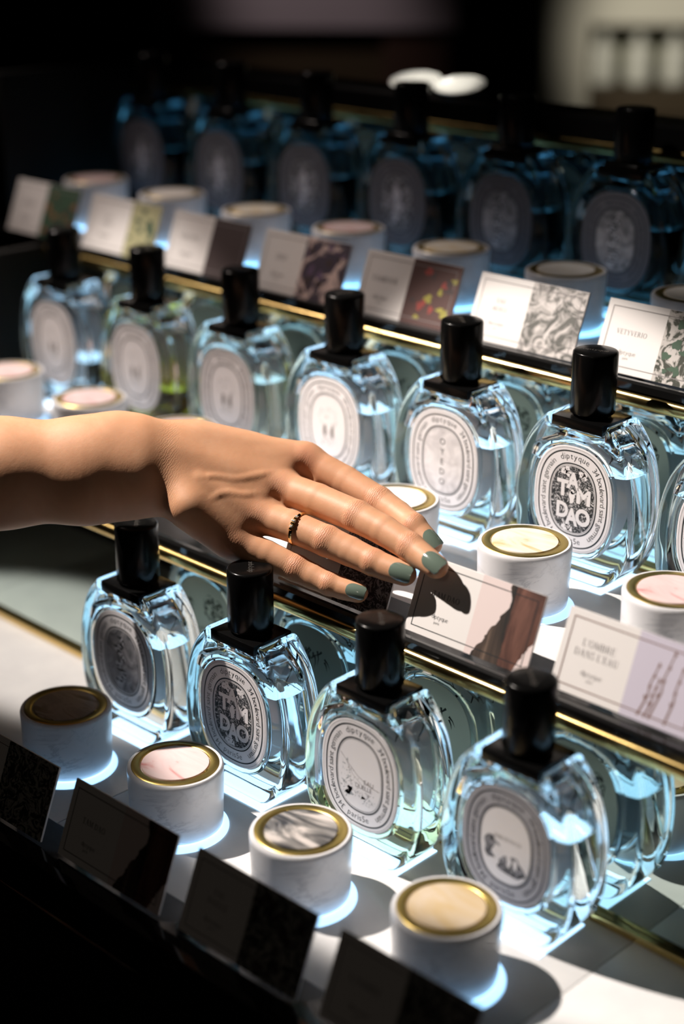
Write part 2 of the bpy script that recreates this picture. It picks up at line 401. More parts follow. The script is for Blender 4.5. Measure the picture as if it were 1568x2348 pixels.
band_me = box((-1.5, -1.6, 10.24), (1.5, 1.6, 10.62), 0.12, 3)
def captop_me():
    mb = MB(); gl, W = word('diptyque', 0.52, -0.008)
    for v, f, x in gl: mb.add([(a+x-W/2, b-0.15, 15.197) for a, b in v], f)
    return mb.me()
captop = captop_me()
# label blank: thin oval plate
def label_me():
    n = 96; o = oval(3.04, 3.58, n); i = oval(2.98, 3.52, n)
    V = [(x, 0.0, z) for x, z in o]+[(x, -0.035, z) for x, z in o]+[(x, -0.05, z) for x, z in i]
    Fc = [(k, n+k, n+(k+1) % n, (k+1) % n) for k in range(n)]+[(n+k, 2*n+k, 2*n+(k+1) % n, n+(k+1) % n) for k in range(n)]
    Fc.append(tuple(2*n+k for k in range(n))); Fc.append(tuple(reversed(range(n))))
    me = mesh(V, Fc)
    bm = bmesh.new(); bm.from_mesh(me); bmesh.ops.recalc_face_normals(bm, faces=bm.faces); bm.to_mesh(me); bm.free(); return me
LABEL = label_me()
def path_pt(tab, s):
    P, S = tab; tot = S[-1]; s = s % tot
    j = int(np.searchsorted(S, s))-1; j = max(0, min(j, len(P)-2)); t = (s-S[j])/(S[j+1]-S[j]+1e-9)
    p = P[j]*(1-t)+P[j+1]*t; d = P[j+1]-P[j]; return p, d/np.linalg.norm(d)
def clock_tab(a, b):
    q = oval(a, b, 360); q = q[90:0:-1]+q[0:1]+q[359:89:-1]     # from the top, clockwise
    P = [np.array(v) for v in q]; P.append(P[0]); S = [0]
    for u, v in zip(P, P[1:]): S.append(S[-1]+float(np.linalg.norm(v-u)))
    return P, np.array(S)
def lettering(rings=True, bold=-0.008):
    mb = MB(); y = -0.058
    if rings:
        ring_band(mb, 2.66, 3.24, 0.085, y); ring_band(mb, 1.84, 2.42, 0.085, y); ring_band(mb, 1.73, 2.30, 0.018, y); ring_band(mb, 2.90, 3.45, 0.012, y)
    tab = clock_tab(2.13, 2.71); tot = tab[1][-1]
    def run(txt, s0, s1, size=0.58):
        gl, W = word(txt, size, bold, 0.10)
        for v, f, x in gl:
            s = s0+(s1-s0)*x/W; p, d = path_pt(tab, s); nrm = np.array((-d[1], d[0]))   # outward
            if nrm@p < 0: nrm = -nrm
            mb.add([(p[0]+a*d[0]*1.0+b*nrm[0], y, p[1]+a*d[1]+b*nrm[1]) for a, b in v], f)
    run('diptyque', -1.05, 1.10)
    run('34 boulevard saint germain', 1.50, 6.55, 0.56)
    run('34 boulevard saint germain', tot-6.75, tot-1.50, 0.56)
    tab2 = clock_tab(2.42, 3.0); t2 = tab2[1][-1]; gl, W = word('paris5e', 0.56, bold, 0.10)
    for v, f, x in gl:                                       # reads upright along the foot
        s = t2/2+0.95-(x/W)*1.75; p, d = path_pt(tab2, s); d = -d; nrm = np.array((-d[1], d[0]))
        mb.add([(p[0]+a*d[0]+b*nrm[0], y, p[1]+a*d[1]+b*nrm[1]) for a, b in v], f)
    return mb.me()
LET = {'ink': lettering()}
def letters(key):
    if key not in LET: LET[key] = LET['ink'].copy()
    return LET[key]

def engrave(name, dark, light, scale=90, thr=0.5, dist=3.0, soft=0.02):
    m = mat(name, dark, 0.55)
    n = noise(m, scale, 3, 0.6, dist); r = ramp(m, [(thr-soft, dark), (thr+soft, light)]); L(m, n.outputs[0], r.inputs[0]); L(m, r.outputs[0], BS(m).inputs['Base Color']); return m
PAPER = (0.80, 0.78, 0.80)
E_TAM = engrave('engraved_foliage', (0.012, 0.016, 0.02), (0.66, 0.65, 0.67), 230, 0.57, 4.0, 0.05)
E_CLOUD = engrave('engraved_clouds', (0.06, 0.065, 0.075), (0.40, 0.39, 0.42), 60, 0.5, 1.5, 0.18)
E_PALE = engrave('pale_sketch', (0.30, 0.32, 0.34), PAPER, 130, 0.42, 4.0, 0.05)
E_PALE2 = engrave('mottled_paper', (0.56, 0.54, 0.56), PAPER, 70, 0.46, 1.0, 0.15)
E_DARK = engrave('dark_engraving', (0.015, 0.016, 0.02), (0.28, 0.28, 0.31), 120, 0.50, 2.5, 0.08)
E_TREE = engrave('tree_stipple', (0.02, 0.03, 0.03), PAPER, 260, 0.50, 1.0, 0.03)
def blob(mb, cx, cz, rx, rz, y, mi, n=20, wob=0.18, seed=0):
    r = random.Random(seed*31+int(cx*100)+int(cz*77)); ph = [r.uniform(0, 6.28) for _ in range(3)]
    p = []
    for i in range(n):
        t = 2*PI*i/n; k = 1+wob*(math.sin(3*t+ph[0])*0.5+math.sin(5*t+ph[1])*0.35+math.sin(8*t+ph[2])*0.2); p.append((cx+rx*k*math.cos(t), cz+rz*k*math.sin(t)))
    disc_poly(mb, p, y, mi)
def line_poly(mb, pts, w0, y, mi, w1=None):
    w1 = w0 if w1 is None else w1; n = len(pts); v = []
    for i, p in enumerate(pts):
        a = np.array(pts[max(i-1, 0)]); b = np.array(pts[min(i+1, n-1)]); d = (b-a)/(np.linalg.norm(b-a)+1e-9); nn = np.array((-d[1], d[0])); w_ = (w0+(w1-w0)*i/(n-1))/2
        v.append((p[0]+nn[0]*w_, y, p[1]+nn[1]*w_)); v.append((p[0]-nn[0]*w_, y, p[1]-nn[1]*w_))
    mb.add(v, [(2*i, 2*i+1, 2*i+3, 2*i+2) for i in range(n-1)], mi)
# artworks: meshes in label space (centre of the oval = 0, 0); material slots: 0 ground, 1 paper, 2 ink
def art_tamdao():
    mb = MB(); y0, y1, y2, y3 = -0.057, -0.062, -0.067, -0.072
    disc_poly(mb, oval(1.68, 2.24, 72), y0, 0)
    for i, (cx, cz, r) in enumerate([(-0.75, 1.80, 0.24), (-0.5, 1.98, 0.2), (-0.42, 1.72, 0.22), (0.62, 1.84, 0.22), (0.82, 1.66, 0.2), (0.9, 1.9, 0.16), (-0.42, -1.94, 0.3), (-0.1, -2.0, 0.22), (-0.3, -1.72, 0.2)]):
        blob(mb, cx, cz, r, r*0.95, y1, 1, 22, 0.3, i); blob(mb, cx, cz, r*0.16, r*0.16, y2, 2, 8, 0.1, i)
    blob(mb, -0.05, 0.16, 0.22, 0.42, y1, 1, 20, 0.25, 5)      # seated figure
    blob(mb, -0.02, 0.52, 0.15, 0.17, y1, 1, 16, 0.1, 5)
    rr = random.Random(3)
    for i in range(60):                                        # leaves
        a = rr.uniform(0, 6.28); q = rr.uniform(0.55, 0.93); cx, cz = 1.55*q*math.cos(a), 2.1*q*math.sin(a); t = rr.uniform(0, 6.28); l = rr.uniform(0.12, 0.26)
        line_poly(mb, [(cx-l*math.cos(t), cz-l*math.sin(t)), (cx+0.03, cz+0.02), (cx+l*math.cos(t+0.4), cz+l*math.sin(t+0.4))], 0.01, y1-0.0005*i/60, 1 if i % 3 else 2, 0.07)
    def L_(ch, x0, x1, z0, z1, bold=0.045):
        v, f, a0, a1 = glyph(ch, bold); b0 = min(q[1] for q in v); b1 = max(q[1] for q in v)
        for mi, g, y in ((2, 0.035, y2), (1, 0.0, y3)):
            mb.add([((x0-g)+(a-a0)/(a1-a0)*(x1-x0+2*g)-LCX, y, (z0-g)+(b-b0)/(b1-b0)*(z1-z0+2*g)-LCZ) for a, b in v], f, mi)
    L_('T', -1.16, -0.20, 5.72, 6.86); L_('A', -0.42, 0.62, 6.32, 7.48); L_('M', 0.42, 1.50, 5.46, 6.52)
    L_('D', -1.10, -0.16, 4.22, 5.34); L_('A', -0.38, 0.62, 3.86, 5.05); L_('O', 0.40, 1.56, 3.98, 5.20)
    return mb.me()
def art_duelle():
    mb = MB(); y = -0.058
    disc_poly(mb, oval(1.70, 2.28, 72), y+0.001, 1)
    blob(mb, -1.05, -0.5, 0.45, 1.35, y-0.003, 0, 30, 0.25, 2); blob(mb, 0.75, -1.45, 0.6, 0.3, y-0.003, 0, 24, 0.35, 3); blob(mb, -0.4, -1.3, 0.7, 0.3, y-0.003, 0, 24, 0.4, 4)
    line_poly(mb, [(-1.5, 1.1), (-0.9, 0.55), (-0.1, -0.05), (0.8, -0.42), (1.6, -0.5)], 0.03, y-0.005, 2)
    line_poly(mb, [(-1.0, 0.6), (-0.5, -0.1), (0.2, -0.55)], 0.02, y-0.005, 2)
    flat_word(mb, 'EAU', 0.75, -0.42, 0.42, 2, -0.005, y-0.006); flat_word(mb, 'DUELLE', 0.35, -0.82, 0.42, 2, -0.005, y-0.006)
    rr = random.Random(5)
    for i in range(46):
        cx = rr.uniform(-1.4, 1.3); cz = rr.uniform(-1.8, 0.3) if cx < 0 else rr.uniform(-1.9, -1.0)
        if (cx/1.6)**2+(cz/2.1)**2 > 0.85: continue
        t = rr.uniform(0.6, 2.2); l = rr.uniform(0.08, 0.25); line_poly(mb, [(cx, cz), (cx+l*math.cos(t), cz+l*math.sin(t))], 0.03, y-0.005, 2, 0.008)
    return mb.me()
def art_figs():
    mb = MB(); y = -0.058
    disc_poly(mb, oval(1.70, 2.28, 72), y+0.001, 1)
    blob(mb, -0.95, -0.35, 0.52, 0.72, y-0.003, 0, 30, 0.2, 1); blob(mb, -0.55, -0.55, 0.34, 0.42, y-0.006, 1, 24, 0.2, 2)
    blob(mb, 0.45, -1.15, 0.92, 0.62, y-0.004, 0, 30, 0.2, 3); blob(mb, 0.28, -0.85, 0.16, 0.4, y-0.007, 1, 20, 0.2, 4); blob(mb, 0.72, -0.9, 0.14, 0.34, y-0.007, 1, 20, 0.2, 5)
    flat_word(mb, 'PHILOSYKOS', 0.15, 0.33, 0.34, 2, -0.01, y-0.006); return mb.me()
def art_noise(slot):
    mb = MB(); disc_poly(mb, oval(1.70, 2.28, 72), -0.057, slot); return mb
def art_oyedo():
    mb = art_noise(0); 
    for i, c in enumerate('OYEDO'): flat_word(mb, c, -0.05, 1.15-i*0.72, 0.62, 2, 0.0, -0.062)
    return mb.me()
def art_clouds():
    mb = art_noise(0); rr = random.Random(9)
    for i in range(26):
        cx = rr.uniform(-0.7, 0.7)+0.0; cz = 1.7-i*0.135; blob(mb, -0.15+0.5*math.sin(i*0.7)*0.6, cz, rr.uniform(0.12, 0.4), rr.uniform(0.1, 0.22), -0.060-i*0.0003, 1 if i % 2 else 2, 18, 0.5, i)
    return mb.me()
def art_medal():
    mb = art_noise(1); blob(mb, 0, 0.6, 0.95, 0.85, -0.060, 0, 30, 0.15, 1); blob(mb, 0, -0.9, 0.7, 0.7, -0.060, 0, 30, 0.25, 2); blob(mb, 0.0, 0.15, 0.4, 0.5, -0.064, 1, 24, 0.3, 3)
    blob(mb, -0.35, -0.4, 0.16, 0.5, -0.066, 2, 14, 0.3, 7); blob(mb, 0.4, -0.4, 0.16, 0.5, -0.066, 2, 14, 0.3, 8); return mb.me()
def art_dark():
    mb = art_noise(0); blob(mb, 0, 0.75, 0.42, 0.5, -0.061, 1, 24, 0.25, 1); blob(mb, 0.1, -0.2, 0.4, 0.55, -0.061, 1, 24, 0.5, 3); blob(mb, -0.1, -1.2, 0.3, 0.35, -0.061, 1, 24, 0.5, 4); return mb.me()
def art_back_trees():          # print on the back of the bottles, seen in the riser mirror
    mb = MB(); y = -0.058; disc_poly(mb, oval(2.6, 3.15, 72), y+0.001, 1)
    blob(mb, -1.0, 1.5, 1.1, 1.1, y-0.003, 3, 36, 0.15, 1); blob(mb, 1.6, 1.2, 0.5, 0.6, y-0.003, 3, 24, 0.2, 2)
    for k in range(7): line_poly(mb, [(-1.9+0.5*k, 0.4-0.1*k), (-1.8+0.55*k, -0.2), (-2.0+0.6*k, -0.9)], 0.05, y-0.004, 2, 0.02)
    line_poly(mb, [(-2.2, 0.6), (-1.0, 0.1), (0.6, -0.3), (2.3, -0.2)], 0.05, y-0.004, 2); line_poly(mb, [(-2.0, -0.95), (0, -1.15), (2.0, -0.9)], 0.06, y-0.004, 2)
    for (a, b, c, d) in ((-1.6, -1.9, -0.1, -1.2), (0.1, -2.0, 1.3, -1.3), (-1.0, -2.9, 0.2, -2.1)):
        mb.add([(a, y-0.005, b), (c, y-0.005, b-0.05), (c, y-0.005, d-0.05), (a, y-0.005, d)], [(0, 1, 2, 3)], 0)
    return mb.me()
def art_back_bamboo():
    mb = MB(); y = -0.058; disc_poly(mb, oval(2.6, 3.15, 72), y+0.001, 1); rr = random.Random(2)
    for k in range(14):
        t = rr.uniform(-1.0, 0.9)-PI/2; cx, cz = -0.4+rr.uniform(-0.9, 0.9), 1.9+rr.uniform(-0.9, 0.6); l = rr.uniform(0.6, 1.1)
        line_poly(mb, [(cx, cz), (cx+0.5*l*math.cos(t), cz+0.5*l*math.sin(t)), (cx+l*math.cos(t+0.2), cz+l*math.sin(t+0.2))], 0.17, y-0.003-0.0002*k, 2, 0.01)
    for k in range(12):
        cx, cz = rr.uniform(-1.6, 1.6), rr.uniform(-2.3, 0.4); line_poly(mb, [(cx, cz), (cx+0.3, cz+0.2), (cx+0.5, cz-0.1)], 0.03, y-0.004, 2)
    return mb.me()
ARTS = dict(tamdao=(art_tamdao(), [E_TAM, M['label'], M['ink']]), duelle=(art_duelle(), [E_PALE, M['label'], M['ink_grey']]), figs=(art_figs(), [E_DARK, M['label'], M['ink_grey']]),
            oyedo=(art_oyedo(), [E_PALE2, M['label'], M['ink']]), clouds=(art_clouds(), [E_CLOUD, M['ink_silver'], M['ink']]), medal=(art_medal(), [E_PALE, M['label'], M['ink_grey']]),
            dark=(art_dark(), [E_DARK, M['ink_silver'], M['ink']]))
for k_, (me_, ms_) in ARTS.items():
    for q_ in ms_: me_.materials.append(q_)
BACKS = [art_back_trees(), art_back_bamboo()]
for b_ in BACKS:
    for q_ in (E_DARK, M['label'], M['ink'], E_TREE): b_.materials.append(q_)
DARKLAB = LABEL.copy(); LABEL.materials.append(M['label']); DARKLAB.materials.append(M['label_dark'])
GREYLAB = LABEL.copy(); GREYLAB.materials.clear(); GREYLAB.materials.append(mat('grey_label', (0.38, 0.38, 0.42), 0.6))
cap_me.materials.append(M['black']); neck_me.materials.append(M['black']); collar_me.materials.append(M['black']); band_me.materials.append(M['black']); captop.materials.append(mat('cap_print', (0.05, 0.045, 0.04), 0.5))
_gm = {}
def bottle(x, y, z, label, group, liq='clear', level=7.7, art='tamdao', ink='ink', lab='white', rot=0.0, back=0, caprot=2.4, eau=True):
    t = empty('perfume_bottle', (x, y, z+0.076), label, 'perfume bottle', group, rot)
    if level not in _gm: _gm[level] = (glass_mesh(level), liquid_mesh(level))
    gm, lm = _gm[level]; gm = gm.copy(); lm = lm.copy()
    link('glass_body', gm, M['glass'] if eau else M['glass_dark'], t)
    lq = link('liquid', lm, LIQ[liq], t)
    if liq == 'green': lq['label'] = 'olive green liquid'
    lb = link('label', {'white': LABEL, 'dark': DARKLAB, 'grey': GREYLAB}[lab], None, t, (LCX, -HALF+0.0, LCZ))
    lm2 = letters(ink)
    if not lm2.materials: lm2.materials.append(M[ink])
    link('lettering', lm2, None, lb); link('artwork', ARTS[art][0], None, lb)
    bl = link('back_label', LABEL, None, t, (-LCX, HALF, LCZ), (0, 0, PI)); link('artwork', BACKS[back], None, bl)
    link('collar', collar_me, None, t)
    if not eau: link('collar_band', band_me, None, t, (0, 0, 0.62))
    link('pump_neck', neck_me, None, t)
    c = link('cap', cap_me, None, t, None, (0, 0, caprot)); link('lettering', captop, None, c)
    return t

# ------------------------------------------------------------------ the marble jar
JH = 4.1
jar_me = lathe([(2.80, 0.0), (2.84, 0.04), (2.88, 0.3), (2.98, JH-0.35), (2.985, JH-0.20), (2.95, JH-0.08), (2.86, JH), (2.72, JH), (2.72, JH-0.12), (2.0, JH-0.12)], 96, 40)
jar_me.materials.append(M['marble'])
jring_me = lathe([(2.70, JH-0.12), (2.70, JH+0.0), (2.66, JH+0.03), (2.22, JH+0.03), (2.18, JH), (2.18, JH-0.12)], 96, 40, close=False)
jring_me.materials.append(M['gold'])
def jdisc(k):
    me = lathe([(2.10, JH-0.11), (2.10, JH+0.02), (2.07, JH+0.06), (1.5, JH+0.09), (0.6, JH+0.10)], 96, 40); me.materials.append(STONE[k]); return me
JD = {k: jdisc(k) for k in STONE}
tab_me = box((-0.14, -0.06, 0), (0.14, 0.06, 0.05), 0.01); tab_me.materials.append(M['gold'])
def jar(x, y, z, stone, label, group, rot=0.0):
    t = empty('marble_jar', (x, y, z+0.10), label, 'jar', group, rot)
    link('body', jar_me, None, t); link('gold_ring', jring_me, None, t); link('lid_disc', JD[stone], None, t)
    for a in (0.25, 2.35): link('catch', tab_me, None, t, (2.17*math.cos(a), 2.17*math.sin(a), JH+0.0), (0, 0, a+PI/2))
    return t

# ------------------------------------------------------------------ the scent cards
CW, CH, CT = 9.2, 4.75, 0.16
LEAN = math.atan(0.40)
def frame(mb, y, mi, m=0.42, t=0.05):
    a, b, c, d = -CW/2+m, CW/2-m, m, CH-m
    for (x0, z0, x1, z1) in ((a, c, b, c+t), (a, d-t, b, d), (a, c+t, a+t, d-t), (b-t, c+t, b, d-t)):
        mb.add([(x0, y, z0), (x1, y, z0), (x1, y, z1), (x0, y, z1)], [(0, 1, 2, 3)], mi)
def rect(mb, x0, z0, x1, z1, y, mi): mb.add([(x0, y, z0), (x1, y, z0), (x1, y, z1), (x0, y, z1)], [(0, 1, 2, 3)], mi)
card_me = box((-CW/2, 0, 0), (CW/2, CT, CH), 0.02, 1); card_me.materials.append(M['paper'])
def barkmat():
    m = mat('bark_print', (0.16, 0.07, 0.05), 0.55)
    n = noise(m, 60, 6, 0.65, 0.6, stretch=(1.6, 1, 0.28), rot=(0, 0.12, 0)); r = ramp(m, [(0.36, (0.020, 0.010, 0.008)), (0.5, (0.085, 0.034, 0.024)), (0.68, (0.19, 0.085, 0.06))]); L(m, n.outputs[0], r.inputs[0]); L(m, r.outputs[0], BS(m).inputs['Base Color'])
    return m
def barkdark():
    m = mat('bark_shade_print', (0.04, 0.03, 0.025), 0.55)
    n = noise(m, 70, 6, 0.65, 0.6, stretch=(1.6, 1, 0.22), rot=(0, -0.3, 0)); r = ramp(m, [(0.40, (0.012, 0.010, 0.009)), (0.56, (0.06, 0.04, 0.03)), (0.72, (0.22, 0.15, 0.11))]); L(m, n.outputs[0], r.inputs[0]); L(m, r.outputs[0], BS(m).inputs['Base Color']); return m
BARK, BARKD = barkmat(), barkdark()
M['blush'] = mat('blush_print', (0.78, 0.66, 0.64), 0.6); M['lilac'] = mat('lilac_print', (0.60, 0.56, 0.66), 0.6); M['twig'] = mat('twig_print', (0.22, 0.13, 0.11), 0.6)
def ragged(x0, x1, z0, z1, seed, amp=0.12, n=26):
    r = random.Random(seed); return [(x0+(x1-x0)*i/n+(r.uniform(-amp, amp) if 0 < i < n else 0), z0+(z1-z0)*i/n) for i in range(n+1)]
def card_art(kind):
    mb = MB(); y = -0.004; y1 = -0.008; y2 = -0.012; mats = [M['ink'], M['paper'], M['ink_grey']]
    if kind == 'bark':
        mats = [M['ink'], M['blush'], BARK, BARKD, M['twig']]
        rect(mb, 0.05, 0, CW/2, CH, y, 1)
        left = ragged(0.55, 2.35, 0.0, 3.55, 4, 0.10)+ragged(2.35, 2.15, 3.6, CH, 6, 0.10, 6); mid = ragged(2.55, 2.55, 0, CH, 8, 0.05, 12)
        mb.add([(a, y1, b) for a, b in left]+[(a, y1, b) for a, b in reversed(mid)], [tuple(range(len(left)+len(mid)))], 3)
        right = [(3.6, 0)]+ragged(3.7, 4.30, 0.2, 1.6, 9, 0.06, 8)+[(CW/2-0.02, 1.9), (CW/2-0.02, CH)]
        mb.add([(a, y1, b) for a, b in mid]+[(a, y1, b) for a, b in reversed(right)], [tuple(range(len(mid)+len(right)))], 2)
        frame(mb, y2, 0); serif(mb, 'TAM DAO', -2.15, 2.50, 0.35, 0, y1)
        flat_word(mb, 'diptyque', -2.2, 1.25, 0.40, 0, -0.012, y1, sp=0.06); flat_word(mb, 'paris', -2.35, 0.95, 0.24, 0, -0.01, y1)
    elif kind == 'twigs':
        mats = [M['twig'], M['lilac'], M['ink_grey']]
        rect(mb, 0.1, 0, CW/2, CH, y, 1)
        for b, (x0, x1, h) in enumerate([(1.2, 1.75, 3.4), (1.9, 2.5, 4.3), (2.9, 3.2, 3.6), (1.6, 2.0, 2.6)]):
            line_poly(mb, [(x0, 0.3), ((x0+x1)/2+0.06, h*0.45), ((x0+x1)/2-0.02, h*0.6), (x1, h)], 0.14, y1, 0, 0.08)
            for k in range(4): blob(mb, x0+(x1-x0)*(0.35+0.2*k), 0.3+(h-0.3)*(0.35+0.2*k), 0.10, 0.13, y1-0.0005*k, 0, 12, 0.3, k+b*7)
        frame(mb, y2, 0, 0.42, 0.07); serif(mb, "L'OMBRE", -2.15, 2.85, 0.40, 2, y1); serif(mb, "DANS L'EAU", -2.15, 2.25, 0.40, 2, y1)
        flat_word(mb, 'diptyque', -2.15, 1.25, 0.44, 2, -0.012, y1); flat_word(mb, 'paris', -2.15, 0.95, 0.24, 2, -0.01, y1)
    else:
        title, mm, split = kind
        mats = [M['ink_grey'], M['paper']]+mm
        rect(mb, split, 0.0, CW/2-0.02, CH-0.02, y, 2)
        rr = random.Random(hash(title) % 97 if False else sum(map(ord, title)))
        for i in range(16 if len(mm) > 1 else 0):
            blob(mb, split+0.4+rr.random()*(CW/2-split-0.8), 0.4+rr.random()*(CH-0.8), rr.uniform(0.15, 0.42), rr.uniform(0.12, 0.34), y1-0.0004*i, 3+i % (len(mm)-1), 14, 0.4, i)
        frame(mb, y2, 0, 0.42, 0.05)
        cxx = (-CW/2+split)/2; sz = 0.40 if len(title) < 9 else 0.33
        ws = title.split('|')
        for i, s_ in enumerate(ws): serif(mb, s_, cxx, 2.55+0.25*(len(ws)-1)-0.55*i, sz, 0, y1)
        flat_word(mb, 'diptyque', cxx, 1.25, 0.44, 0, -0.012, y1); flat_word(mb, 'paris', cxx, 0.95, 0.24, 0, -0.01, y1)
    me = mb.me()
    for q in mats: me.materials.append(q)
    return me
def pm(name, a, b, sc=90, thr=0.5, soft=0.03, dist=1.5): return engrave(name, a, b, sc, thr, dist, soft)
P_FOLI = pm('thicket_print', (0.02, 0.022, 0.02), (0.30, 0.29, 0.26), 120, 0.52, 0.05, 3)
P_LACE = pm('lace_print', (0.05, 0.045, 0.05), (0.42, 0.38, 0.40), 150, 0.53, 0.03, 4)
P_GREYF = pm('grey_leaf_print', (0.10, 0.10, 0.09), (0.62, 0.58, 0.56), 75, 0.50, 0.10, 2)
P_MASK = pm('camouflage_print', (0.05, 0.035, 0.06), (0.68, 0.52, 0.48), 45, 0.50, 0.03, 1.5)
P_PALM = pm('palm_print', (0.03, 0.035, 0.02), (0.55, 0.52, 0.49), 50, 0.50, 0.05, 4)
FL = mat('dark_floral_ground', (0.075, 0.030, 0.025), 0.6); YL = mat('yellow_print', (0.30, 0.27, 0.04), 0.6); RD = mat('red_print', (0.28, 0.04, 0.03), 0.6)
PU = mat('plum_print', (0.13, 0.08, 0.16), 0.6); YG = mat('straw_print', (0.42, 0.40, 0.22), 0.6); DK = mat('umber_print', (0.05, 0.03, 0.03), 0.6); OR = mat('orange_print', (0.30, 0.12, 0.04), 0.6); GR = mat('moss_print', (0.04, 0.09, 0.05), 0.6)
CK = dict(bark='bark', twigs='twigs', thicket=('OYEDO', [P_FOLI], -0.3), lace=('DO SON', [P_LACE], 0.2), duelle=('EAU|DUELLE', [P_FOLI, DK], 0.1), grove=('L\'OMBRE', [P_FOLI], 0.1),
          palm=('VETYVERIO', [P_PALM, GR], 0.05), leaf=('EAU|MOELI', [P_GREYF], 0.0), floral=('TAMBOUR', [FL, YL, RD, DK], 0.0), camo=('SENS', [P_MASK, PU, DK], 0.0), umber=('VOLUTES', [DK], 0.3), straw=('EAU|LENTE', [YG, GR], 0.9), moss=('OLENE', [GR, OR, DK], 0.0))
_ca = {}
def card(x, y, z, kind, label, group):
    t = empty('scent_card', (x, y, z), label, 'card', group); t.rotation_euler = (-LEAN, 0, 0)
    link('card_board', card_me, None, t)
    if kind not in _ca: _ca[kind] = card_art(CK[kind])
    link('print', _ca[kind], None, t)
    return t

# ------------------------------------------------------------------ the room (dark shop behind and below)
wallm = mat('dark_wall_paint', (0.030, 0.024, 0.016), 0.8); woodm = mat('dark_wood_floor', (0.05, 0.032, 0.02), 0.5)
n_ = noise(woodm, 8, 5, stretch=(0.15, 1, 1)); r_ = ramp(woodm, [(0.3, (0.03, 0.02, 0.012)), (0.7, (0.075, 0.05, 0.03))]); L(woodm, n_.outputs[0], r_.inputs[0]); L(woodm, r_.outputs[0], BS(woodm).inputs['Base Color'])
def struct(name, a, b, m, label=None):
    o = link(name, box(a, b), m); tag(o, label, None, None, 'structure'); return o
RX0, RX1, RY0, RY1, RH = -420, 260, -260, 420, 290
struct('floor', (RX0, RY0, -10), (RX1, RY1, 0), woodm); struct('ceiling', (RX0, RY0, RH), (RX1, RY1, RH+10), wallm)
struct('wall_left', (RX0-10, RY0, 0), (RX0, RY1, RH), wallm); struct('wall_right', (RX1, RY0, 0), (RX1+10, RY1, RH), wallm)
struct('wall_back', (RX0, RY1, 0), (RX1, RY1+10, RH), wallm); struct('wall_front', (RX0, RY0-10, 0), (RX1, RY0, RH), wallm)

# ------------------------------------------------------------------ the three tiers
S_, TZ, TY = 10.866, 12.038, 19.77
YAW = -0.0162
XL, XR = -57.0, 62.0
def rail_me(z0, x0, x1, y0=3.15):
    prof = [(y0+0.42-0.40*math.cos(a)**0.6 if math.cos(a) > 0 else y0+0.42, z0+0.46+0.46*math.sin(a)) for a in [-PI/2+PI*i/14 for i in range(15)]]
    me = prism_x(prof, x0, x1); me.polygons.foreach_set('use_smooth', [len(p.vertices) == 4 for p in me.polygons])
    me.set_sharp_from_angle(angle=0.9); return me
STAND = empty('display_stand', (0, 0, 0), 'black stepped display stand with three white lit tiers, mirror risers and brass rails', 'display stand', None, YAW)
def tier(i, x0, x1):
    oy, oz = i*TY, i*TZ+(0.1 if i == 2 else 0)
    def P(name, me, m): return link(name, me, m, STAND, (0, oy, oz))
    P('carcass', box((x0, -12.2 if i else -16.2, -11.0 if i else -90), (x1, 3.9, -0.75), 0.05), M['black_matt'])
    xs = [-5.10+32.6*k for k in range(-3, 4)]; xs = [x0]+[q for q in xs if x0+2 < q < x1-2]+[x1]
    for a, b in zip(xs, xs[1:]): P('floor_panel', box((a+0.04, -11.9, -0.7), (b-0.04, 3.5, 0.0), 0.03), M['white'])
    P('riser_mirror', box((x0, 3.60, 0.42), (x1, 3.85, 10.95)), M['mirror'])
    P('base_strip', box((x0, 3.12, 0.0), (x1, 3.58, 0.50), 0.06), M['brass'])
    P('brass_rail', rail_me(10.98, x0, x1), M['brass'])
    P('riser_back', box((x0, 3.9, -0.7), (x1, 7.5, 11.85)), M['black_matt'])
    for xa, xb in ((x0-1.0, x0-0.02), (x1+0.02, x1+1.0)):
        P('side_cheek', box((xa, -12.1, -11.0 if i else -90), (xb, 7.5, 12.0 if i < 2 else 13.6), 0.08), M['black_matt'])
    prof = [(-16.25, -0.12), (-16.25, 0.34), (-16.08, 0.50), (-15.80, 0.50), (-15.68, 0.36), (-15.56, 0.30), (-11.95, 0.22), (-11.95, -0.12)]
    if i == 0: prof = [(-16.2, -1.2), (-16.2, 0.34), (-16.0, 0.50), (-15.4, 0.50), (-14.75, 0.44), (-14.62, 0.30), (-11.95, 0.0), (-11.95, -1.2)]
    P('card_ledge', prism_x(prof, x0, x1), M['black_gloss'])
tier(0, -57, 62); tier(1, -52, 62); tier(2, -63.5, 62)
link('back_rail', prism_x([(3.2, 11.95), (3.2, 13.5), (3.45, 13.75), (7.4, 13.75), (7.6, 13.5), (7.6, 11.95)], -63.5, 62), M['black_gloss'], STAND, (0, 2*TY, 2*TZ+0.1))
link('kick_panel', box((-57, -16.9, -88), (62, -16.25, -2.2), 0.1), M['black_matt'], STAND)
link('front_trim', box((-57, -17.0, -2.1), (62, -16.22, -1.3), 0.08), M['black_gloss'], STAND)

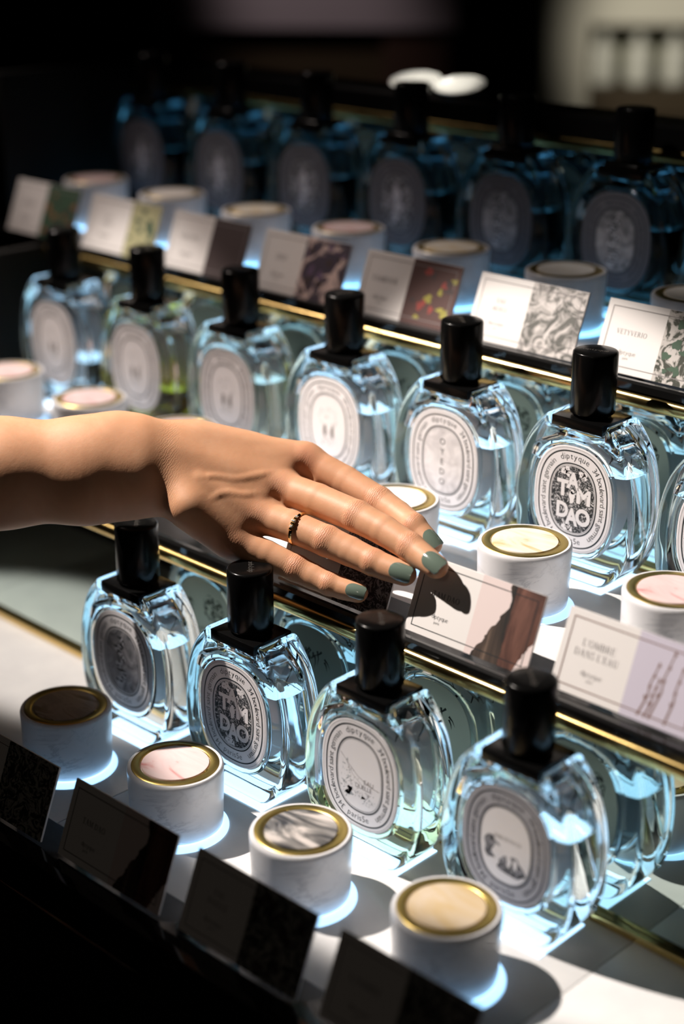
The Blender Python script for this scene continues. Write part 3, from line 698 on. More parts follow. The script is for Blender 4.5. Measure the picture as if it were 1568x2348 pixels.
plate_me = box((-3.0, -2.15, 0.0), (3.0, 2.12, 0.07), 0.02, 1); plate_me.materials.append(M['light'])
disc_me = lathe([(3.20, 0.0), (3.20, 0.05), (3.17, 0.07), (1.0, 0.07)], 96, 30); disc_me.materials.append(M['light_disc'])
disc2_me = disc_me.copy(); disc2_me.materials.clear(); disc2_me.materials.append(mat('light_disc_mid', (0.9, 0.9, 0.9), 0.4, emit=(0.34, 0.64, 1.0), es=1.2))
plate3_me = plate_me.copy(); plate3_me.materials.clear(); plate3_me.materials.append(M['light_top']); disc3_me = disc_me.copy(); disc3_me.materials.clear(); disc3_me.materials.append(M['light_top'])
def lit(name, me, i, x, y):
    c_, s_ = math.cos(-YAW), math.sin(-YAW)
    link(name, me, None, STAND, (x*c_-y*s_, x*s_+y*c_, i*TZ+(0.1 if i == 2 else 0)), (0, 0, -YAW))
def lit_plate(i, x, y): lit('light_plate', plate3_me if i == 2 else plate_me, i, x, y)
def lit_disc(i, x, y): lit('light_disc', (disc_me, disc2_me, disc3_me)[i], i, x, y)

# ------------------------------------------------------------------ goods: lowest tier
G1, G2, G3 = 'perfume bottles on the lowest tier', 'perfume bottles on the middle tier', 'dark perfume bottles on the top tier'
B1 = [(-S_, 'clear', 7.5, 'clouds', 'ink', 'white', 'clear perfume bottle with grey clouded oval label, under the wrist', 0),
      (0.0, 'clear', 7.75, 'tamdao', 'ink', 'white', 'clear perfume bottle with sharp TAM DAO label below the little finger', 1),
      (S_, 'pale', 3.4, 'duelle', 'ink_red', 'white', 'half empty perfume bottle with maroon ringed sketch label, front row', 1),
      (2*S_, 'clear', 7.2, 'figs', 'ink_grey', 'grey', 'nearest perfume bottle, its grey label showing two dark figs', 0)]
for x, lq, lv, ar, ik, lb, lab, bk in B1:
    bottle(x, 0, 0, lab, G1, lq, lv, ar, ik, lb, back=bk); lit_plate(0, x, 0.0)
for x, st, lab in [(-S_, 'brown', 'marble jar with shaded taupe lid at left of the front row'), (0, 'pink', 'marble jar with pink streaked lid in the front row'),
                   (S_, 'grey', 'marble jar with dark grey streaked lid in the front row'), (2*S_, 'tan', 'nearest marble jar with plain tan lid')]:
    jar(x+0.05, -6.6, 0, st, lab, 'marble jars on the lowest tier', random.uniform(0, 0.5)); lit_disc(0, x+0.35, -6.85)
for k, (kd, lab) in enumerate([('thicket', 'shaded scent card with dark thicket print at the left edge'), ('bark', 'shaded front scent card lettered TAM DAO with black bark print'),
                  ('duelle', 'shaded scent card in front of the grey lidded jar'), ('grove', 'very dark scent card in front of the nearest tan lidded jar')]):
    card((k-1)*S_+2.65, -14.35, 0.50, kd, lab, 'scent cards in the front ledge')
# middle tier
OX = 11.066
B2 = [(-5, 'clear', 4.6, 'medal', 'ink_grey', 'white', 'leftmost blurred perfume bottle of the middle tier', 0), (-4, 'green', 4.3, 'medal', 'ink_grey', 'white', 'blurred middle tier bottle with low olive green perfume', 1),
      (-3, 'grey', 7.2, 'medal', 'ink_grey', 'white', 'blurred middle tier bottle with dark crowned medallion label behind the wrist', 0), (-2, 'clear', 7.2, 'medal', 'ink_grey', 'white', 'clear middle tier bottle directly behind the knuckles', 1),
      (-1, 'clear', 7.2, 'oyedo', 'ink_green', 'white', 'clear bottle with vertical OYEDO lettering on its label', 0), (0, 'clear', 7.75, 'tamdao', 'ink', 'white', 'clear TAM DAO bottle on the middle tier, right of the hand', 0),
      (1, 'clear', 7.75, 'duelle', 'ink_red', 'white', 'middle tier bottle cut off by the right edge', 1)]
for k, lq, lv, ar, ik, lb, lab, bk in B2:
    x = OX+k*S_; bottle(x, TY, TZ, lab, G2, lq, lv, ar, ik, lb, back=bk, caprot=0.3+k); lit_plate(1, x, TY)
for k, st, lab in [(-5, 'pink', 'leftmost marble jar of the middle tier with pink lid'), (-4, 'pink', 'blurred marble jar with pale pink lid behind the forearm'), (-3, 'pink', 'marble jar with pink lid peeking over the wrist'), (-2, 'white', 'marble jar hidden behind the hand'),
                   (-1, 'white', 'marble jar with white lid just behind the index finger'), (0, 'cream', 'marble jar with cream veined lid beside the fingertips'), (1, 'pink', 'marble jar with pale pink lid at the right edge'), (2, 'white', 'marble jar beyond the right edge of the middle tier')]:
    x = OX+k*S_
    if k < 2: jar(x, TY-6.5, TZ, st, lab, 'marble jars on the middle tier', random.uniform(0, 0.5)); lit_disc(1, x+0.3, TY-6.75)
for k, kd, lab in [(-5, 'straw', 'scent card at the left end of the middle ledge'), (-1, 'lace', 'scent card with dark lace print under the little finger'), (0, 'bark', 'white TAM DAO scent card with brown bark print at the fingertips'), (1, 'twigs', "scent card lettered L'OMBRE DANS L'EAU with brown twigs")]:
    card(OX+k*S_+2.5, 4.25, TZ+0.52, kd, lab, 'scent cards in the middle ledge')
# top tier
TZ3 = 2*TZ+0.1
for k, ar, lab in [(1, 'dark', 'dark top tier bottle beyond the right edge'), (0, 'clouds', 'nearest dark bottle of the top tier with wide silvery oval label'), (-1, 'clouds', 'dark top tier bottle second from the right'), (-2, 'dark', 'dark top tier bottle with pale figure on black oval'),
               (-3, 'dark', 'dark top tier bottle fourth from the right'), (-4, 'dark', 'dark top tier bottle second from the left'), (-5, 'dark', 'leftmost dark bottle of the top tier')]:
    x = -0.2+k*S_*0.995
    if k > 0: continue
    bottle(x, 2*TY, TZ3, lab, G3, 'shade_tint', 6.8, ar, 'ink_silver', 'dark', back=0, eau=False, caprot=1.0+k); lit_plate(2, x, 2*TY)
for k, st, lab in [(1, 'white', 'marble jar at the right edge of the top tier'), (0, 'white', 'top tier marble jar with white lid and dark central mark'), (-1, 'cream', 'top tier marble jar with cream lid'), (-2, 'pink', 'top tier marble jar with pale rose lid'), (-3, 'cream', 'top tier marble jar with yellowish lid'), (-4, 'white', 'blurred top tier marble jar, second from the left'), (-5, 'pink', 'leftmost top tier marble jar with rose lid')]:
    x = -1.0+k*S_
    jar(x, 2*TY-6.5, TZ3, st, lab, 'marble jars on the top tier', random.uniform(0, 0.5)); lit_disc(2, x+0.3, 2*TY-6.75)
for k, kd, lab in [(1, 'palm', 'scent card lettered VETYVERIO with palm print at the right edge'), (0, 'leaf', 'top tier scent card with grey leafy print'), (-1, 'floral', 'top tier scent card with dark floral print of red and yellow'), (-2, 'camo', 'top tier scent card with plum and pink mottled print'),
               (-3, 'umber', 'top tier scent card with plain dark brown print'), (-4, 'straw', 'top tier scent card with straw yellow print'), (-5, 'moss', 'leftmost top tier scent card with green and orange print')]:
    card(-1.0+k*S_+2.6, 24.05, TZ3+0.5, kd, lab, 'scent cards in the top ledge')
# two white dishes lying on the back rail
dish_me = lathe([(0.6, 0.0), (1.9, 0.05), (2.15, 0.22), (2.2, 0.34), (2.12, 0.34), (1.8, 0.16), (0.5, 0.12)], 56, 50); dish_me.materials.append(mat('white_porcelain', (0.85, 0.84, 0.80), 0.25))
for dx, dy, lab in [(-26.2, 45.0, 'small white dish on the black back rail, left of two'), (-21.4, 45.1, 'small white dish on the black back rail, right of two')]:
    o = link('dish', dish_me.copy() if dx > -24 else dish_me, None, None, (dx, dy, 2*TZ+0.1+14.35+OZ), (math.radians(13), 0, 0.3)); tag(o, lab, 'dish', 'dishes on the back rail')
spot((-40, 90, 130), (-24, 45, 38), 70, 5, 0.5, (1, 0.95, 0.85), 0.01)  # added narrow spot, only to brighten the two dishes
# ------------------------------------------------------------------ the shop beyond, far out of focus
def unit(name, x, y, d, label, cat): 
    p = px(x, y, d); return empty(name, (p.x, p.y, 0-OZ), label, cat, None, AZ), p
def zat(y, d): return px(784, y, d).z
bgm = dict(cream=mat('cream_panel', (0.75, 0.72, 0.62), 0.6), olive=mat('olive_panel', (0.22, 0.22, 0.12), 0.7), dark=mat('dark_walnut', (0.045, 0.028, 0.010), 0.6), stone=mat('grey_stone_top', (0.42, 0.36, 0.38), 0.5), glassy=mat('white_bottle', (0.72, 0.72, 0.66), 0.35), red=mat('reddish_walnut', (0.05, 0.022, 0.012), 0.6))
D = 330; s_ = D/F_PX
u, p0 = unit('wall_shelving', 1288, 250, D, 'lit cream shelving unit with rows of pale bottles at the far right', 'shelf')
zb = zat(190, D); zt = zat(58, D)
link('post', box((-4.2, -2, 0.0), (4.6, 18, 185)), bgm['cream'], u)
link('back_panel', box((4.7, 16, 95), (75, 17.5, 185)), bgm['olive'], u)
link('shelf_board', box((4.7, -2, zb-6), (75, 15.9, zb-0.2)), bgm['dark'], u)
link('shelf_board', box((4.7, -2, zt+1.0), (75, 15.9, zt+8)), bgm['cream'], u)
link('base_cabinet', box((4.7, -2, 0.0), (75, 15.9, zb-6.5)), bgm['dark'], u)
link('end_post', box((75.2, -2, 0.0), (84, 18, 185)), bgm['cream'], u)
bp = lathe([(2.3, 0), (2.6, 0.3), (2.6, 6.6), (2.2, 7.6), (1.0, 8.2), (0.9, 9.6), (0.85, 9.9)], 24, 40); bp.materials.append(bgm['glassy'])
c_, sn = math.cos(AZ), math.sin(AZ)
for k, xx in enumerate((8.5, 15.6, 22.8, 30.0, 37.2, 44.4)):
    lx, ly = xx, 5.0
    o = link('pale_bottle', bp, None, None, (p0.x+lx*c_-ly*sn, p0.y+lx*sn+ly*c_, zb-0.15)); tag(o, ('pale bottle right beside the cream post on the far shelf', 'second pale bottle from the cream post on the far shelf', 'third pale bottle from the cream post on the far shelf', 'fourth pale bottle from the cream post on the far shelf', 'fifth pale bottle from the cream post on the far shelf', 'last pale bottle of the far shelf row')[k], 'bottle', 'pale bottles on the far shelf')
spot((p0.x+70, p0.y-110, 70), (p0.x+22, p0.y+22, 22), 46, 26, 0.7, (1, 0.93, 0.78), 0.05)  # added low frontal spot so the shelf bottles are fully lit
u2, p2 = unit('pillar', 1168, 200, 318, 'black square pillar left of the lit shelving', 'pillar')
link('shaft', box((-5.6, -2, 0.0), (5.6, 10, 262)), M['black_matt'], u2); link('capital', box((-6.6, -3, 262.1), (6.6, 11, 270)), M['black_matt'], u2)
u3, p3 = unit('counter', 720, 90, 300, 'dark brown shop counter with dim stone top far behind the display', 'counter')
zc = zat(62, 300)
link('cabinet', box((-28, 0, 0), (25, 40, zc-0.1)), bgm['dark'], u3); link('cabinet_door', box((12.6, -1.2, 4), (24.6, -0.1, zc-2)), bgm['red'], u3); link('stone_top', box((-30, -2, zc), (26, 42, zc+7.5)), bgm['stone'], u3)
spot((p3.x+10, p3.y-60, 130), (p3.x, p3.y+5, 26), 20, 22, 0.9, (1, 0.85, 0.85), 0.05)  # added spot to lift the counter top
# ------------------------------------------------------------------ the customer's arm and hand
# modelled as one smooth field; joints are (image x, image y, distance, radius) measured in the survey
HB = (RT, UP, -FW)                                   # axes of the field: right, up, towards the camera
def loc(j): p = px(j[0], j[1], j[2])-CAM; return np.array([p@HB[0], p@HB[1], p@HB[2]])
g = 0.088
LO = np.array([-36.0, -6.2, -112.0]); HI = np.array([7.6, 8.2, -94.5])
SH = tuple(int(math.ceil((b-a)/g)) for a, b in zip(LO, HI))
AX = [LO[i]+g*np.arange(SH[i]) for i in range(3)]
BIG = 9.0
def newf(): return np.full(SH, BIG, np.float32)
def window(pts, rad, pad):
    lo = np.min(pts, 0)-rad-pad; hi = np.max(pts, 0)+rad+pad
    a = [max(0, int((lo[i]-LO[i])/g)) for i in range(3)]; b = [min(SH[i], int((hi[i]-LO[i])/g)+2) for i in range(3)]
    return tuple(slice(a[i], b[i]) for i in range(3))
def smin(a, b, k):
    h = np.maximum(k-np.abs(a-b), 0)/k; return np.minimum(a, b)-h*h*k*0.25
def cone(a, b, ra, rb, flat=1.0, nrm=None, pad=1.3):
    """tapered capsule; flat > 1 squeezes it along nrm"""
    W = window([a, b], max(ra, rb), pad)
    X = AX[0][W[0]][:, None, None]-a[0]; Y = AX[1][W[1]][None, :, None]-a[1]; Z = AX[2][W[2]][None, None, :]-a[2]
    d = b-a; dd = d@d+1e-9
    t = np.clip((X*d[0]+Y*d[1]+Z*d[2])/dd, 0, 1)
    qx, qy, qz = X-t*d[0], Y-t*d[1], Z-t*d[2]
    r2 = qx*qx+qy*qy+qz*qz
    if flat != 1.0:
        n_ = nrm/np.linalg.norm(nrm); h = qx*n_[0]+qy*n_[1]+qz*n_[2]; r2 = r2+h*h*(flat*flat-1)
    return W, (np.sqrt(r2)-(ra+(rb-ra)*t)).astype(np.float32)
def put(F, prim, k):
    W, d = prim; F[W] = smin(F[W], d, k)
def carve(F, prim, k):
    W, d = prim; F[W] = -smin(-F[W], d, k)
NZ = np.array([0.0, 0.25, 1.0])
F = newf()
arm = [(-620, 1135, 101.5, 4.3, 1.08), (-300, 1105, 102.6, 3.95, 1.10), (0, 1085, 103.5, 3.33, 1.14), (200, 1078, 104.0, 3.17, 1.22), (310, 1070, 104.3, 3.00, 1.34), (385, 1076, 105.0, 2.65, 1.40)]
for p, q in zip(arm, arm[1:]):
    put(F, cone(loc(p), loc(q), p[3], q[3], (p[4]+q[4])/2, NZ), 1.2)
put(F, cone(loc((268, 1012, 104.3)), loc((300, 1020, 104.2)), 1.50, 1.3), 1.2)        # radial side of the wrist
put(F, cone(loc((296, 1076, 103.35)), loc((316, 1080, 103.3)), 1.05, 0.9), 1.0)         # ulnar head
# palm: metacarpals, then flesh under them
MC = {'index': (700, 1056, 106.2, 1.10), 'middle': (640, 1116, 104.8, 1.12), 'ring': (588, 1182, 103.7, 1.08), 'pinky': (534, 1241, 103.1, 1.04)}
WR = {'index': (405, 1020, 105.4, 1.30), 'middle': (405, 1060, 104.2, 1.28), 'ring': (410, 1108, 103.5, 1.27), 'pinky': (436, 1160, 102.7, 1.25)}
P_ = newf()
for k in MC: put(P_, cone(loc(WR[k]), loc(MC[k]), WR[k][3], MC[k][3]), 0.05)
for a, b in (('index', 'middle'), ('middle', 'ring'), ('ring', 'pinky')):
    for t in np.linspace(0.0, 0.92, 12):
        q0 = loc(WR[a])*(1-t)+loc(MC[a])*t; q1 = loc(WR[b])*(1-t)+loc(MC[b])*t; ra = WR[a][3]*(1-t)+MC[a][3]*t; put(P_, cone(q0, q1, ra*0.97, ra*0.97), 0.05)
put(P_, cone(loc((450, 1085, 105.5)), loc((590, 1130, 105.6)), 1.9, 1.3), 1.2)
put(P_, cone(loc((440, 1158, 104.2)), loc((520, 1220, 104.3)), 1.45, 1.2), 1.2)        # little finger side
put(P_, cone(loc((450, 1020, 106.0)), loc((560, 1040, 106.6)), 1.35, 1.1), 1.2)         # thumb side
for p in ((470, 1046, 102.85), ): pass
F = smin(F, P_, 0.9)
def blur(A, r):
    for ax in range(3):
        c = np.cumsum(np.concatenate([np.repeat(np.take(A, [0], ax), r+1, ax), A, np.repeat(np.take(A, [-1], ax), r, ax)], ax), ax, dtype=np.float32)
        n = A.shape[ax]; A = (np.take(c, range(2*r+1, 2*r+1+n), ax)-np.take(c, range(0, n), ax))/(2*r+1)
    return A
W = window([np.array([-22.0, -3, -107]), np.array([1.0, 4, -99])], 0.1, 4)
Q = np.minimum(F[W], 2.5); Q = blur(blur(Q, 4), 3)-0.10
# fade the smoothed field in
xx = AX[0][W[0]][:, None, None]; fade = np.clip((xx+20.0)/4.0, 0, 1); F[W] = np.where(F[W] > 2.4, F[W], F[W]*(1-fade)+Q*fade)
# knuckles and tendons
for k, dz, r in (('index', 0.42, 0.74), ('middle', 0.34, 0.68), ('ring', 0.24, 0.66), ('pinky', 0.20, 0.62)):
    put(F, cone(loc(MC[k])+np.array([-0.05, 0.05, dz]), loc(MC[k])+np.array([0.12, 0, dz]), r, r), 0.5)
for k, w0 in (('index', (450, 1044, 103.95)), ('middle', (450, 1068, 103.1)), ('ring', (455, 1100, 102.4))):
    m_ = loc(MC[k])+np.array([-0.3, 0.05, 0.62]); put(F, cone(loc(w0)+np.array([0, 0, -0.42]), m_, 0.16, 0.40), 0.6)
def sample(P):
    q = (P-LO)/g; i = np.clip(q.astype(int), 0, np.array(SH)-2); t = q-i; r = 0
    for dx in (0, 1):
        for dy in (0, 1):
            for dz in (0, 1):
                wgt = (t[:, 0] if dx else 1-t[:, 0])*(t[:, 1] if dy else 1-t[:, 1])*(t[:, 2] if dz else 1-t[:, 2])
                r = r+wgt*F[i[:, 0]+dx, i[:, 1]+dy, i[:, 2]+dz]
    return r
def skin_at(x, y):
    P = np.array([loc((x, y, d)) for d in np.arange(99, 108, 0.03)]); f = sample(P); return P[int(np.argmax(f < 0))]
for path in ([(440, 1098), (490, 1092), (540, 1100), (590, 1090), (632, 1082)], [(470, 1150), (510, 1128), (560, 1136), (604, 1128)]):
    fine = [tuple(np.array(u)*(1-t)+np.array(v)*t) for u, v in zip(path, path[1:]) for t in (0, 0.25, 0.5, 0.75)]+[path[-1]]
    Pv = np.array([skin_at(*q) for q in fine]); Pv[1:-1] = (Pv[:-2]+Pv[1:-1]+Pv[2:])/3; nf = newf(); m_ = len(Pv)
    for i, (p, q) in enumerate(zip(Pv, Pv[1:])):
        dip = 0.165+0.22*max(0, 1-min(i, m_-2-i)/3.0); o_ = np.array([0, 0.3, 1.0])*dip; put(nf, cone(p-o_, q-o_, 0.14, 0.14), 0.02)
    F = smin(F, nf, 0.28)
# fingers
FG = {'index': [(700, 1056, 106.2, 1.08), (792, 1104, 105.0, 1.00), (868, 1149, 103.7, 0.94), (912, 1180, 102.6, 0.88), (948, 1206, 101.3, 0.80), (990, 1248, 100.3, 0.62)],
      'middle': [(640, 1116, 104.8, 1.08), (728, 1146, 103.3, 1.04), (818, 1184, 101.5, 1.01), (880, 1216, 100.2, 0.94), (940, 1254, 98.9, 0.87), (1001, 1299, 97.15, 0.67)],
      'ring': [(588, 1182, 103.7, 1.06), (668, 1206, 102.7, 1.01), (748, 1240, 101.5, 0.985), (802, 1264, 100.8, 0.92), (855, 1289, 99.9, 0.84), (929, 1316, 98.7, 0.67)],
      'pinky': [(534, 1241, 103.1, 1.02), (610, 1272, 102.75, 0.93), (678, 1303, 102.3, 0.86), (718, 1322, 101.9, 0.80), (755, 1339, 101.4, 0.735), (822, 1359, 100.5, 0.56)],
      'thumb': [(450, 1040, 106.6, 1.3), (560, 1066, 108.0, 1.20), (640, 1094, 108.9, 1.0), (700, 1112, 109.3, 0.9), (760, 1134, 109.4, 0.70)]}
ALL = newf()
JOINTS = []
for k, ch in FG.items():
    f = newf()
    for p, q in zip(ch, ch[1:]): put(f, cone(loc(p), loc(q), p[3], q[3]), 0.10)
    if k != 'thumb':
        for j in (2, 4):
            c = loc(ch[j]); ax = loc(ch[j+1])-loc(ch[j-1]); ax /= np.linalg.norm(ax); JOINTS.append((c, ax, ch[j][3]))
            put(f, cone(c+np.array([0, 0.03, 0.09]), c+np.array([0, 0.03, 0.09])+ax*0.1, ch[j][3]*0.93, ch[j][3]*0.93), 0.2)
        a_, b_ = loc(ch[4]), loc(ch[5]); d_ = (b_-a_)/np.linalg.norm(b_-a_)
        put(f, cone(a_+d_*1.0-np.array([0, 0.10, 0.18]), b_-d_*0.1-np.array([0, 0.05, 0.12]), ch[5][3]*1.05, ch[5][3]*0.95), 0.3)    # finger pad
    g_ = smin(f, F, 0.55 if k != 'thumb' else 1.0)
    ALL = g_ if k == 'index' else smin(ALL, g_, 0.07)
F = ALL
# webs between the fingers
for a, b, wpt in (('index', 'middle', (712, 1116, 104.9)), ('middle', 'ring', (640, 1164, 103.5)), ('ring', 'pinky', (576, 1225, 103.2))):
    put(F, cone(loc(wpt)-np.array([0.35, 0, 0.25]), loc(wpt)-np.array([0.0, 0, 0.3]), 0.42, 0.34), 0.6)
def surface(F):
    """surface nets"""
    ins = F < 0
    c = np.zeros(tuple(s-1 for s in SH), np.int8)
    for dx in (0, 1):
        for dy in (0, 1):
            for dz in (0, 1): c += ins[dx:SH[0]-1+dx, dy:SH[1]-1+dy, dz:SH[2]-1+dz]
    act = (c > 0) & (c < 8); idx = np.full(act.shape, -1, np.int64); I = np.argwhere(act); idx[act] = np.arange(len(I))
    acc = np.zeros((len(I), 3)); cnt = np.zeros(len(I))
    corners = [(0,0,0),(1,0,0),(0,1,0),(1,1,0),(0,0,1),(1,0,1),(0,1,1),(1,1,1)]
    for a in range(8):
        for b in range(a+1, 8):
            A, B = np.array(corners[a]), np.array(corners[b])
            if np.abs(A-B).sum() != 1: continue
            fa = F[I[:, 0]+A[0], I[:, 1]+A[1], I[:, 2]+A[2]]; fb = F[I[:, 0]+B[0], I[:, 1]+B[1], I[:, 2]+B[2]]
            m = (fa < 0) != (fb < 0); t = fa[m]/(fa[m]-fb[m]); acc[m] += A+(B-A)*t[:, None]; cnt[m] += 1
    V = LO+g*(I+acc/cnt[:, None]); Q = []
    for ax in range(3):
        o = [0, 0, 0]; o[ax] = 1
        a = ins[:SH[0]-o[0], :SH[1]-o[1], :SH[2]-o[2]]; b = ins[o[0]:, o[1]:, o[2]:]
        E = np.argwhere(a != b); u, v = [(1, 2), (2, 0), (0, 1)][ax]
        ok = (E[:, u] > 0) & (E[:, v] > 0) & (E[:, u] < SH[u]-1) & (E[:, v] < SH[v]-1); E = E[ok]
        e0 = E.copy(); e1 = E.copy(); e1[:, u] -= 1; e2 = e1.copy(); e2[:, v] -= 1; e3 = E.copy(); e3[:, v] -= 1
        q = np.stack([idx[e[:, 0], e[:, 1], e[:, 2]] for e in (e0, e1, e2, e3)], 1)
        fl = a[E[:, 0], E[:, 1], E[:, 2]]; q[~fl] = q[~fl][:, ::-1]; Q.append(q[(q >= 0).all(1)])
    return V, np.concatenate(Q)
HV, HQ = surface(F)
def sample(P):
    q = (P-LO)/g; i = np.clip(q.astype(int), 0, np.array(SH)-2); t = q-i; r = 0
    for dx in (0, 1):
        for dy in (0, 1):
            for dz in (0, 1):
                wgt = (t[:, 0] if dx else 1-t[:, 0])*(t[:, 1] if dy else 1-t[:, 1])*(t[:, 2] if dz else 1-t[:, 2])
                r = r+wgt*F[i[:, 0]+dx, i[:, 1]+dy, i[:, 2]+dz]
    return r
def towld(P): return np.array(CAM)+P[:, :1]*np.array(HB[0])+P[:, 1:2]*np.array(HB[1])+P[:, 2:3]*np.array(HB[2])
WRIST = px(380, 1080, 104)
me = bpy.data.meshes.new('person_body')
me.from_pydata([tuple(q) for q in (towld(HV)-np.array(WRIST))*CM], [], HQ.tolist()); me.update()
# reddish joints and creases are marked per vertex
kn = np.zeros(len(HV)); cr = np.zeros(len(HV))
for c, ax, r in JOINTS:
    d = HV-c; s = d@ax; dor = np.clip((d[:, 2]*0.95+d[:, 1]*0.2)/r, 0, 1); off = np.linalg.norm(d-np.outer(s, ax), axis=1)
    big = r > 0.855 or abs(r-0.86) < 0.01; m = np.exp(-(s/(0.48 if big else 0.34))**2)*np.clip(dor*1.6-0.35, 0, 1)*(off < r*1.35); kn = np.maximum(kn, m*0.55); cr = np.maximum(cr, m*(0.62 if big else 0.40))
for k in MC:
    d = HV-(loc(MC[k])+np.array([0, 0, 0.8])); kn = np.maximum(kn, np.exp(-(d**2).sum(1)/0.9)*(1.0 if k == 'index' else 0.55)); cr = np.maximum(cr, np.exp(-(d**2).sum(1)/0.5)*0.25)
d = HV-loc((385, 1040, 102)); cr = np.maximum(cr, np.exp(-(d[:, 0]/0.55)**2)*0.22*(np.abs(d[:, 1]) < 4))
at_ = me.attributes.new('redness', 'FLOAT', 'POINT'); at_.data.foreach_set('value', kn.astype(np.float32))
at_ = me.attributes.new('crease', 'FLOAT', 'POINT'); at_.data.foreach_set('value', cr.astype(np.float32))
me.polygons.foreach_set('use_smooth', [True]*len(me.polygons))
sk = mat('skin', (0.62, 0.36, 0.24), 0.52, spec=0.36); b = BS(sk)
b.inputs['Subsurface Weight'].default_value = 0.22; b.inputs['Subsurface Radius'].default_value = (0.009, 0.0035, 0.0018); b.inputs['Subsurface Scale'].default_value = 0.35
n1 = noise(sk, 34, 5, 0.6, 0.5); r1 = ramp(sk, [(0.30, (0.56, 0.285, 0.155)), (0.5, (0.61, 0.32, 0.18)), (0.72, (0.65, 0.36, 0.215))]); L(sk, n1.outputs[0], r1.inputs[0])
ar = N(sk, 'ShaderNodeAttribute', attribute_name='redness'); mx = N(sk, 'ShaderNodeMix', data_type='RGBA')
mlt = N(sk, 'ShaderNodeMath', operation='MULTIPLY'); mlt.inputs[1].default_value = 0.75; L(sk, ar.outputs['Fac'], mlt.inputs[0]); L(sk, mlt.outputs[0], mx.inputs[0])
L(sk, r1.outputs[0], mx.inputs[6]); mx.inputs[7].default_value = (0.56, 0.22, 0.13, 1); L(sk, mx.outputs[2], b.inputs['Base Color'])
tc = N(sk, 'ShaderNodeTexCoord'); wv = N(sk, 'ShaderNodeTexWave', wave_type='BANDS', bands_direction='X', wave_profile='SIN')
mp = N(sk, 'ShaderNodeMapping'); mp.vector_type = 'POINT'; L(sk, tc.outputs['Object'], mp.inputs[0])
fd = (RT*0.86-UP*0.42-FW*0.25).normalized(); mp.inputs['Rotation'].default_value = Matrix((fd, fd.cross(Vector((0, 0, 1))).normalized(), fd.cross(fd.cross(Vector((0, 0, 1)))).normalized())).to_euler()
L(sk, mp.outputs[0], wv.inputs[0]); wv.inputs['Scale'].default_value = 230; wv.inputs['Distortion'].default_value = 8.0; wv.inputs['Detail'].default_value = 3; wv.inputs['Detail Scale'].default_value = 1.6
ac = N(sk, 'ShaderNodeAttribute', attribute_name='crease'); m1 = N(sk, 'ShaderNodeMath', operation='MULTIPLY'); L(sk, wv.outputs['Fac'], m1.inputs[0]); L(sk, ac.outputs['Fac'], m1.inputs[1])
n2 = noise(sk, 900, 3, 0.6); m2 = N(sk, 'ShaderNodeMath', operation='MULTIPLY_ADD'); L(sk, n2.outputs[0], m2.inputs[0]); m2.inputs[1].default_value = 0.22; L(sk, m1.outputs[0], m2.inputs[2])
n3 = noise(sk, 160, 4, 0.6, stretch=(2.2, 0.8, 1)); m3 = N(sk, 'ShaderNodeMath', operation='MULTIPLY_ADD'); L(sk, n3.outputs[0], m3.inputs[0]); m3.inputs[1].default_value = 0.35; L(sk, m2.outputs[0], m3.inputs[2])
bump(sk, m3.outputs[0], 0.6, 0.00035)
PERSON = empty('person', (WRIST.x, WRIST.y, WRIST.z-OZ), 'outstretched bare forearm and hand with green nails and a gold ring, reaching over the bottles', 'person')
link('body', me, sk, PERSON)
